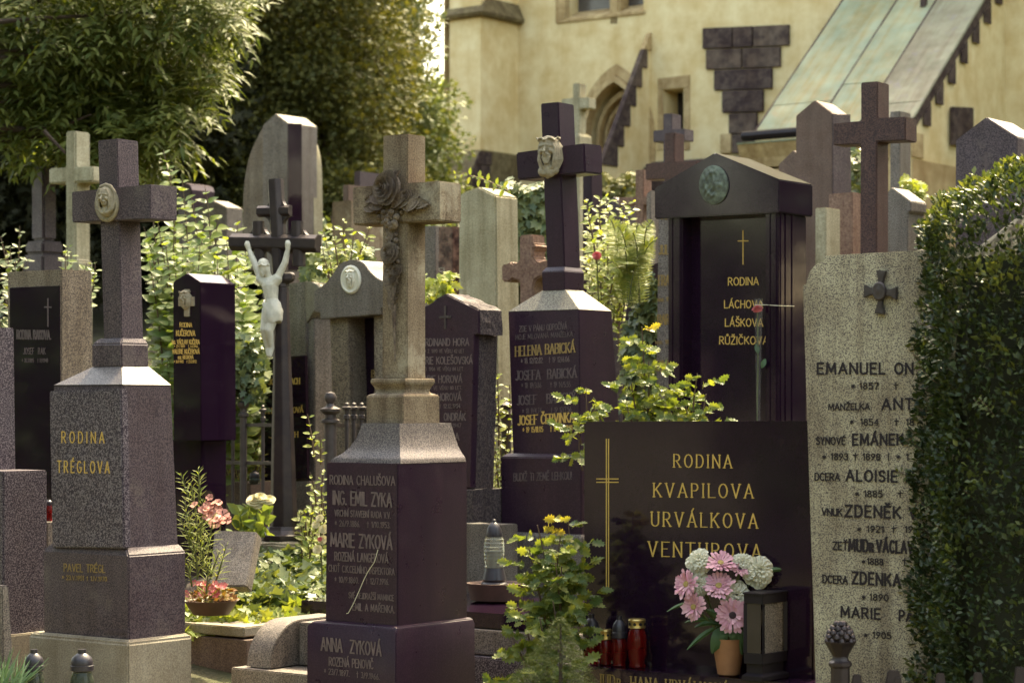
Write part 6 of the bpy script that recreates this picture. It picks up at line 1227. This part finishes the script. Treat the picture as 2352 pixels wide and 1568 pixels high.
shrub('shrub', 'golden plants inside the iron fence', 550, 14.9, rt(30, 505, 610, 1000, 1085, 14.6, 15.2), 'oval', 'leaf_young', .04, .045, 40, (.1, .25))
# fern
fn = plant('fern', 'feathery fern beside the black cross monument', 'fern', 1450, 14.0)
for i in range(26):
    a0 = W(random.uniform(1430, 1480), 700, 14.1 + random.uniform(-.15, .15)); tip = W(random.uniform(1390, 1512), random.uniform(515, 650), 14.0 + random.uniform(-.25, .2)); path = []
    for k in range(9): t_ = k / 8; path.append(a0.lerp(tip, t_) + UP * (.14 * math.sin(t_ * 2.6)) )
    P, Dd, N, S = [], [], [], []
    for k in range(1, 40):
        t_ = k / 40; j = t_ * 8; p = path[int(j)].lerp(path[min(8, int(j) + 1)], j - int(j)); ax = (path[min(8, int(j) + 1)] - path[int(j)]).normalized(); s = ax.cross(Vector((0, -1, .4))).normalized(); L = .075 * math.sin(math.pi * min(1, t_ * .85 + .12)) ** .8
        for sg in (1, -1): P.append(p); Dd.append(s * sg + ax * .35); N.append(Vector((0, -.8, .7)) + rv(.2)); S.append(L)
    MB().tube(path, .003, 4).build('stem', 'stem_green', fn); o = bulk('frond', 'leaf_bright', fn, 'slim', P, Dd, N, S, 1.3, stuff=False)
# mahonia shrubs
def mahonia(label, px, D, stems_, n_ind, z=None, size=.055, drop=.5):
    t_ = plant('mahonia_bush', label, 'shrub', px, D, z=z); fol = Foliage()
    for px_, py, d_, pb, yb in stems_:
        tip, bs = W(px_, py, d_), W(pb, yb, d_ + .03); path = bent(bs, tip, 6, .04); MB().tube(path, [.006, .006, .005, .005, .004, .003, .003], 6).build('stem', 'stem_brown', t_)
        L = (tip - bs).length; n = max(4, int(L / .034))
        for k in range(n):
            t_k = .12 + .88 * (k + .5) / n; j = t_k * 6; p = path[min(5, int(j))].lerp(path[min(6, int(j) + 1)], j - int(j)); a = k * 2.4 + random.uniform(-.3, .3); out = Vector((math.cos(a), math.sin(a) * .8, random.uniform(-.35, .65))); rl = random.uniform(.08, .17) * (1.15 - .55 * t_k); q = p + out * rl - UP * (rl * .25)
            MBs = [p, p.lerp(q, .5) + UP * .01, q]
            for m_ in range(3):
                b = p.lerp(q, .35 + .28 * m_); s = out.cross(UP).normalized()
                for sg in (1, -1): fol.leaf(b, s * sg + out * .5 - UP * .1 + rv(.55), UP * .55 + Vector((-.15, -.75, 0)) + rv(.75), size * 1.2 * random.uniform(.75, 1.2) * (1.15 - .35 * t_k), t_k > .965)
            fol.leaf(q, out - UP * .2 + rv(.35), UP * .6 + Vector((-.15, -.75, 0)) + rv(.7), size * 1.2 * random.uniform(.9, 1.3) * (1.1 - .3 * t_k), t_k > .965)
    fol.build(t_, 'holly', 'leaf_mahonia', n_ind); return t_
mahonia('tall spiny-leaved mahonia with orange tips behind the wide black slab', 1474, 11.1, [(1474, 750, 11.0, 1480, 985), (1490, 830, 10.95, 1485, 990), (1450, 880, 10.95, 1470, 990), (1505, 900, 11.0, 1495, 990), (1530, 930, 10.9, 1510, 990), (1440, 935, 10.9, 1460, 990)], 250, size=.05)
mahonia('small mahonia sprig left part above the black slab corner', 1346, 10.9, [(1346, 890, 10.6, 1352, 1010), (1365, 930, 10.6, 1356, 1010), (1318, 960, 10.6, 1335, 1020), (1330, 1010, 10.5, 1338, 1080)], 150, size=.045)
mahonia('mahonia sprig in front of the temple stone right of taller one', 1604, 11.0, [(1602, 858, 10.9, 1592, 990), (1622, 905, 10.9, 1600, 990), (1575, 930, 10.9, 1585, 990)], 140, size=.045)
mahonia('spiny-leaved mahonia with yellow new growth left of wide black slab', 1250, 9.9, [(1234, 1205, 10.0, 1270, 1450), (1288, 1225, 10.0, 1285, 1440), (1305, 1190, 10.05, 1296, 1420), (1215, 1260, 10.0, 1265, 1470), (1275, 1290, 9.9, 1285, 1480), (1290, 1300, 9.95, 1288, 1480), (1205, 1410, 9.85, 1245, 1560), (1180, 1470, 9.8, 1230, 1580), (1240, 1420, 9.8, 1260, 1570), (1270, 1380, 9.85, 1278, 1520), (1150, 1545, 9.8, 1200, 1610)], 300, size=.05)
# dwarf spruce
ds = plant('dwarf_spruce', 'small soft-needled dwarf spruce at the bottom left of the black slab', 'conifer', 1265, 9.5); P, Dd, N, S = [], [], [], []
apex = W(1288, 1432, 9.5)
MB().tube([Vector((apex.x, apex.y, 0)), apex], [.02, .004], 6).build('trunk', 'bark', ds)
for i in range(650):
    t_ = random.random() ** .7; a = random.uniform(0, 6.28); rr_ = .02 + t_ * .24; z_ = apex.z - t_ * .36 - .01; base = Vector((apex.x - .02 * t_, apex.y, z_ + .05)); end = Vector((apex.x + math.cos(a) * rr_ - .05 * t_, apex.y + math.sin(a) * rr_, z_ + .03))
    d0 = (end - base).normalized()
    for k in range(22):
        q = base.lerp(end, .35 + .65 * k / 22); P.append(q); Dd.append(d0 * .6 + rv(1.0)); N.append(rv(1)); S.append(random.uniform(.014, .024))
bulk('needles', 'leaf_dwarf', ds, 'needle', P, Dd, N, S, 1.2)
# rosemary-like flowering plant, bowl of begonias, leafy bed
rp_ = shrub('flowering_plant', 'feathery green plant with pink flowers right of left granite monument', 450, 11.5, [(455, 1075, 11.5), (438, 1105, 11.5), (415, 1085, 11.5), (425, 1150, 11.4), (470, 1150, 11.5), (490, 1180, 11.5), (450, 1180, 11.4), (505, 1265, 11.4), (470, 1230, 11.4), (430, 1220, 11.4), (445, 1250, 11.35), (485, 1250, 11.4), (415, 1190, 11.4), (460, 1200, 11.4), (520, 1250, 11.4), (435, 1180, 11.4), (480, 1290, 11.3), (420, 1280, 11.3)], 'slim', 'leaf_bright', .008, .062, 280, (.14, .24), False, cat_='plant', up=.8, stem_mat='stem_green', jitter=.25, base_px=455)
def tiny_flowers(parent, mat, pts, r_, n0=Vector((-.1, -.8, .6)), name='flower'):
    for p in pts:
        mb = MB(); ex, ey, n_ = basis(n0 + rv(.4)); o = random.random() * 6
        for i in range(5): petal(mb, p, ex, ey, n_, o + i * 1.2566, 1.1, r_ * .1, r_ * random.uniform(.85, 1.1), 0, r_ * random.uniform(.2, .45), r_ * .1, 3, 3)
        mb.build(name, mat, parent, smooth=True)
tiny_flowers(rp_, 'salmon_petal', [W(random.gauss(468, 16), random.gauss(1172, 14), 11.38) for _ in range(16)], .022)
li_ = plant('lily', 'salmon lilies blooming beside the feathery green plant', 'flowers', 505, 12.1); tiny_flowers(li_, 'salmon_petal', [W(*a, 12.0) for a in ((500, 1190), (512, 1182), (520, 1196), (496, 1202), (488, 1188))], .038)
MB().tube([W(505, 1195, 12.02), W(508, 1280, 12.05)], .004, 5).build('stem', 'stem_green', li_)
D = 11.45; bx = W(485, 0, D).x; zb = W(485, 1410, D).z
bo = thing('flower_bowl', 'round brown bowl planted with red begonias beside left granite monument', 'bowl', (bx, D, zb), 0); hb = W(485, 1378, D).z - zb
MB().lathe((bx, D, zb), [(.09, 0), (.115, hb * .5), (.135, hb), (.128, hb), (.115, hb * .7), (.001, hb * .7)], 28).build('bowl_body', 'bowl_brown', bo, smooth=True)
bg_ = thing('begonias', 'red and pink begonias with bronze leaves in the brown bowl', 'flowers', (bx, D, zb + hb * .7), 0); fol = Foliage()
for i in range(120):
    a = random.uniform(0, 6.28); r_ = .12 * math.sqrt(random.random()); z_ = zb + hb * .8 + .085 * random.random() * (1 - (r_ / .15) ** 2) + .01; fol.leaf(Vector((bx + math.cos(a) * r_, D + math.sin(a) * r_, z_)), Vector((math.cos(a), math.sin(a), .5)) + rv(.6), UP + Vector((0, -.6, 0)) + rv(.6), random.uniform(.028, .045))
fol.build(bg_, 'heart', 'leaf_begonia', 80)
tiny_flowers(bg_, 'red_petal', [Vector((bx + random.gauss(0, .055), D - .03 - random.random() * .07, zb + hb + .03 + random.random() * .06)) for _ in range(24)], .019)
MB().tube([Vector((bx, D, zb + hb * .5)), Vector((bx, D, zb + hb + .05))], .01, 6).build('stem', 'stem_green', bg_)
cab = plant('leafy_plant', 'broad-leaved plant with cream blossoms left of iron crucifix foot', 'plant', 575, 12.9); fol = Foliage()
for i in range(46): p = W(random.uniform(540, 618), random.uniform(1175, 1235), 12.75 + random.random() * .3); fol.leaf(p, Vector((random.uniform(-.7, .7), -.5, random.uniform(.1, .9))), Vector((0, -.7, .7)) + rv(.5), random.uniform(.07, .12))
fol.build(cab, 'oval', 'leaf_lilac', 46)
for px, py, r_ in ((585, 1152, .05), (597, 1146, .045), (618, 1150, .04), (590, 1160, .04)):
    rose(cab, 'cream_petal', W(px, py, 12.8), Vector((0, -.6, .8)), r_, 'blossom')
MB().tube([W(590, 1150, 12.82), W(588, 1250, 12.9)], .005, 5).build('stem', 'stem_green', cab)
rs = plant('rose_bush', 'pale roses left of the central pedestal', 'flowers', 735, 11.9)
for px, py in ((735, 1190), (744, 1215), (730, 1262), (742, 1240), (726, 1205)): rose(rs, 'cream_petal', W(px, py, 11.8), Vector((-.2, -.8, .5)), random.uniform(.02, .03), 'bloom')
rose(rs, 'red_petal', W(735, 1238, 11.78), Vector((-.2, -.8, .5)), .014, 'bloom'); MB().tube([W(735, 1190, 11.83), W(740, 1330, 11.9)], .004, 5).build('stem', 'stem_green', rs)
rb = plant('red_bloom', 'single red bloom among shrubs beside fern', 'flower', 1371, 14.2); rose(rb, 'red_petal', W(1371, 588, 14.1), Vector((-.1, -.9, .4)), .03, 'bloom'); MB().tube([W(1371, 590, 14.12), W(1375, 700, 14.2)], .004, 5).build('stem', 'stem_green', rb)
gt = plant('grass_tuft', 'dark spiky grass tuft in the bottom left corner', 'grass', 25, 9.2); P, Dd, N, S = [], [], [], []
for i in range(160): P.append(W(random.uniform(-40, 30), 1620, 9.2 + random.uniform(-.1, .1))); Dd.append(Vector((random.uniform(-.7, .7), random.uniform(-.3, .3), 1))); N.append(rv(1) + Vector((0, -1, 0))); S.append(random.uniform(.10, .22))
bulk('blades', 'leaf_plain', gt, 'blade', P, Dd, N, S)

# ------------------------------------------------------------------ trees
def blob_tree(name, label, trunk_px, D, blobs, kind, mat, size, per, aspect=1.0, droop=.0, trunk_r=.18, trunk_top=None, cat_='tree', limbs=True, flat=1.0):
    t_ = plant(name, label, cat_, trunk_px, D); b = base_of(trunk_px, D); tz = max((q[0].z for q in blobs)) if trunk_top is None else trunk_top
    MB().tube([b - UP * .1, b + UP * (tz - b.z) * .5 + Vector((.08, 0, 0)), b + UP * (tz - b.z)], [trunk_r, trunk_r * .7, trunk_r * .2], 10).build('trunk', 'bark', t_, smooth=True)
    if limbs:
        for c, r_ in blobs[::max(1, len(blobs) // 28)]:
            s = Vector((b.x, b.y, max(b.z + .5, c.z - .5 * math.hypot(c.x - b.x, c.y - b.y) - .2))); MB().tube(bent(s, c, 5, .08), [trunk_r * .25, trunk_r * .2, trunk_r * .16, trunk_r * .12, trunk_r * .08, trunk_r * .04], 6).build('limb', 'bark', t_)
    P, Dd, N, S = [], [], [], []
    for c, r_ in blobs:
        n = int(per * (r_ / .5) ** 2)
        u = rng.normal(size=(n, 3)); u /= np.linalg.norm(u, axis=1, keepdims=True); rad = r_ * rng.random(n) ** .45
        pos = np.array(c) + u * rad[:, None] * np.array([1, 1, .75 * flat]); P.append(pos); dd = u * .8 + rng.normal(size=(n, 3)) * .55 + np.array([0, -.15, -droop]); Dd.append(dd); N.append(np.array([0, -.25, .8]) + rng.normal(size=(n, 3)) * .6); S.append(size * rng.uniform(.6, 1.25, n))
    P, Dd, N, S = (np.concatenate(a) for a in (P, Dd, N, S)); bulk('crown', mat, t_, kind, P, Dd, N, S, aspect); return t_
def region_blobs(n, test, x0, x1, y0, y1, d0, d1, r0, r1):
    o = []
    while len(o) < n:
        px, py = random.uniform(x0, x1), random.uniform(y0, y1)
        if test(px, py): o.append((W(px, py, random.uniform(d0, d1)), random.uniform(r0, r1)))
    return o
def ash_edge(px, py): return px < 505 - 25 * math.sin(py * .035) - max(0, py - 150) * .75 - max(0, 60 - py) * .3 + 12 * math.sin(py * .11) and py < 330 - max(0, 190 - px) * .35
# ash: pinnate leaves as sprays of lance leaflets
at_ = plant('ash_tree', 'bright ash tree foliage overhanging from the top left', 'tree', -420, 18.0); ab = base_of(-420, 18.0)
MB().tube([ab - UP * .1, ab + UP * 3, ab + UP * 6.5], [.3, .24, .12], 10).build('trunk', 'bark', at_, smooth=True)
blobs = region_blobs(150, ash_edge, -160, 530, -140, 345, 18.3, 20.6, .16, .30)
for c, r_ in blobs[::6]: MB().tube(bent(Vector((ab.x, ab.y, max(3.2, c.z - .35))), c, 6, .05), [.05, .04, .032, .025, .018, .012, .006], 6).build('limb', 'bark', at_)
MB().tube([W(-300, 240, 18.6), W(0, 292, 18.6), W(60, 298, 18.6), W(150, 288, 18.6), W(210, 262, 18.6)], [.05, .03, .025, .018, .008], 6).build('limb', 'bark', at_); MB().tube([W(100, 300, 17.65), W(150, 352, 17.7)], [.018, .01], 6).build('limb', 'bark', at_)
P, Dd, N, S = [], [], [], []
for c, r_ in blobs:
    for i in range(int(26 * (r_ / .23) ** 2)):
        u = rv(1).normalized(); p = c + u * (r_ * random.random() ** .5); ax = (u * .8 + Vector((.25, -.35, -.25)) + rv(.4)).normalized(); nn = (UP * .9 + Vector((0, -.3, 0)) + rv(.4)).normalized(); s = ax.cross(nn).normalized(); L = random.uniform(.20, .32)
        for k in range(4):
            q = p + ax * (L * (.25 + .22 * k)) - UP * (.02 * k)
            for sg in (1, -1): P.append(q); Dd.append(s * sg + ax * .7 + rv(.15)); N.append(nn + rv(.3)); S.append(L * .42)
        P.append(p + ax * L); Dd.append(ax); N.append(nn); S.append(L * .45)
bulk('crown', 'leaf_ash', at_, 'lance', P, Dd, N, S, 1.15)
# shaded yews behind, at left
blob_tree('yew_tree', 'dark shaded yew filling the left background', 60, 25.0, region_blobs(120, lambda x, y: True, -300, 520, -200, 600, 23.5, 26.5, .55, .9), 'spray', 'leaf_yew', .2, 230)
blob_tree('yew_tree', 'dark yew behind the lilac bush left of the large conifer', 420, 27.0, region_blobs(110, lambda x, y: not (545 < x < 600 and 120 < y < 220), 260, 850, -200, 640, 27.5, 30, .55, .9), 'spray', 'leaf_yew', .22, 230)
blob_tree('juniper_tree', 'large olive green conifer in the centre background', 720, 26.0, region_blobs(230, lambda x, y: abs(x - 700 - 10 * math.sin(y * .02)) < 205 + 16 * math.sin(y * .045) and not (545 < x < 590 and 130 < y < 215), 480, 930, -160, 600, 24.2, 26.5, .30, .55), 'spray', 'leaf_conifer', .105, 330, droop=.1)
blob_tree('spruce_tree', 'bluish green spruce with layered boughs left of church corner', 940, 28.0, region_blobs(110, lambda x, y: x < 935 + .18 * y + 16 * math.sin(y * .06) and x > 850, 850, 1025, -160, 520, 26.5, 28.2, .26, .5), 'spray', 'leaf_spruce', .12, 300, droop=.35, flat=.75)
blob_tree('young_tree', 'pale green tree in the gap beside the church buttress', 1015, 42.0, region_blobs(26, lambda x, y: True, 995, 1050, 180, 460, 40, 43, .4, .6), 'oval', 'leaf_bright', .13, 110, trunk_r=.1)
blob_tree('bush', 'low green undergrowth in front of the central conifer', 760, 23.0, region_blobs(40, lambda x, y: True, 540, 1040, 500, 640, 22.5, 23.6, .25, .4), 'oval', 'leaf_ivy', .09, 160, limbs=False, trunk_r=.03)

# ------------------------------------------------------------------ trees beside and behind the camera (mirrored in the polished stones)
side = None
for k, (x, y, h) in enumerate(((13, 24, 10), (14, 30, 10), (12, 13, 9), (12.5, 18, 9), (13, 8, 9), (-10.5, 13.5, 9), (-11.5, 8.5, 10), (-10.5, 3.5, 9), (-12.5, -2, 11), (-8, -7, 10), (-1.5, -10, 9), (6, -9, 10))):
    bl = [(Vector((x + random.uniform(-2.6, 2.6), y + random.uniform(-2.6, 2.6), h * random.uniform(.12, 1.0))), random.uniform(.7, 1.15)) for _ in range(46)]
    px = CX + 1; t_ = thing('broadleaf_tree', 'broadleaf tree outside the frame, mirrored in the polished stones', 'tree', (x, y, gz(y)), 0, 'trees around the cemetery')
    MB().tube([(x, y, gz(y) - .1), (x + .1, y, h * .5), (x, y, h * .9)], [.25, .18, .05], 8).build('trunk', 'bark', t_, smooth=True)
    P, Dd, N, S = [], [], [], []
    for c, r_ in bl:
        n = 260; u = rng.normal(size=(n, 3)); u /= np.linalg.norm(u, axis=1, keepdims=True); P.append(np.array(c) + u * (r_ * rng.random(n) ** .4)[:, None]); Dd.append(u + rng.normal(size=(n, 3)) * .6); N.append(np.array([0, 0, .8]) + rng.normal(size=(n, 3)) * .6); S.append(.26 * rng.uniform(.6, 1.2, n))
    P, Dd, N, S = (np.concatenate(a) for a in (P, Dd, N, S)); bulk('crown', 'leaf_plain', t_, 'oval', P, Dd, N, S)
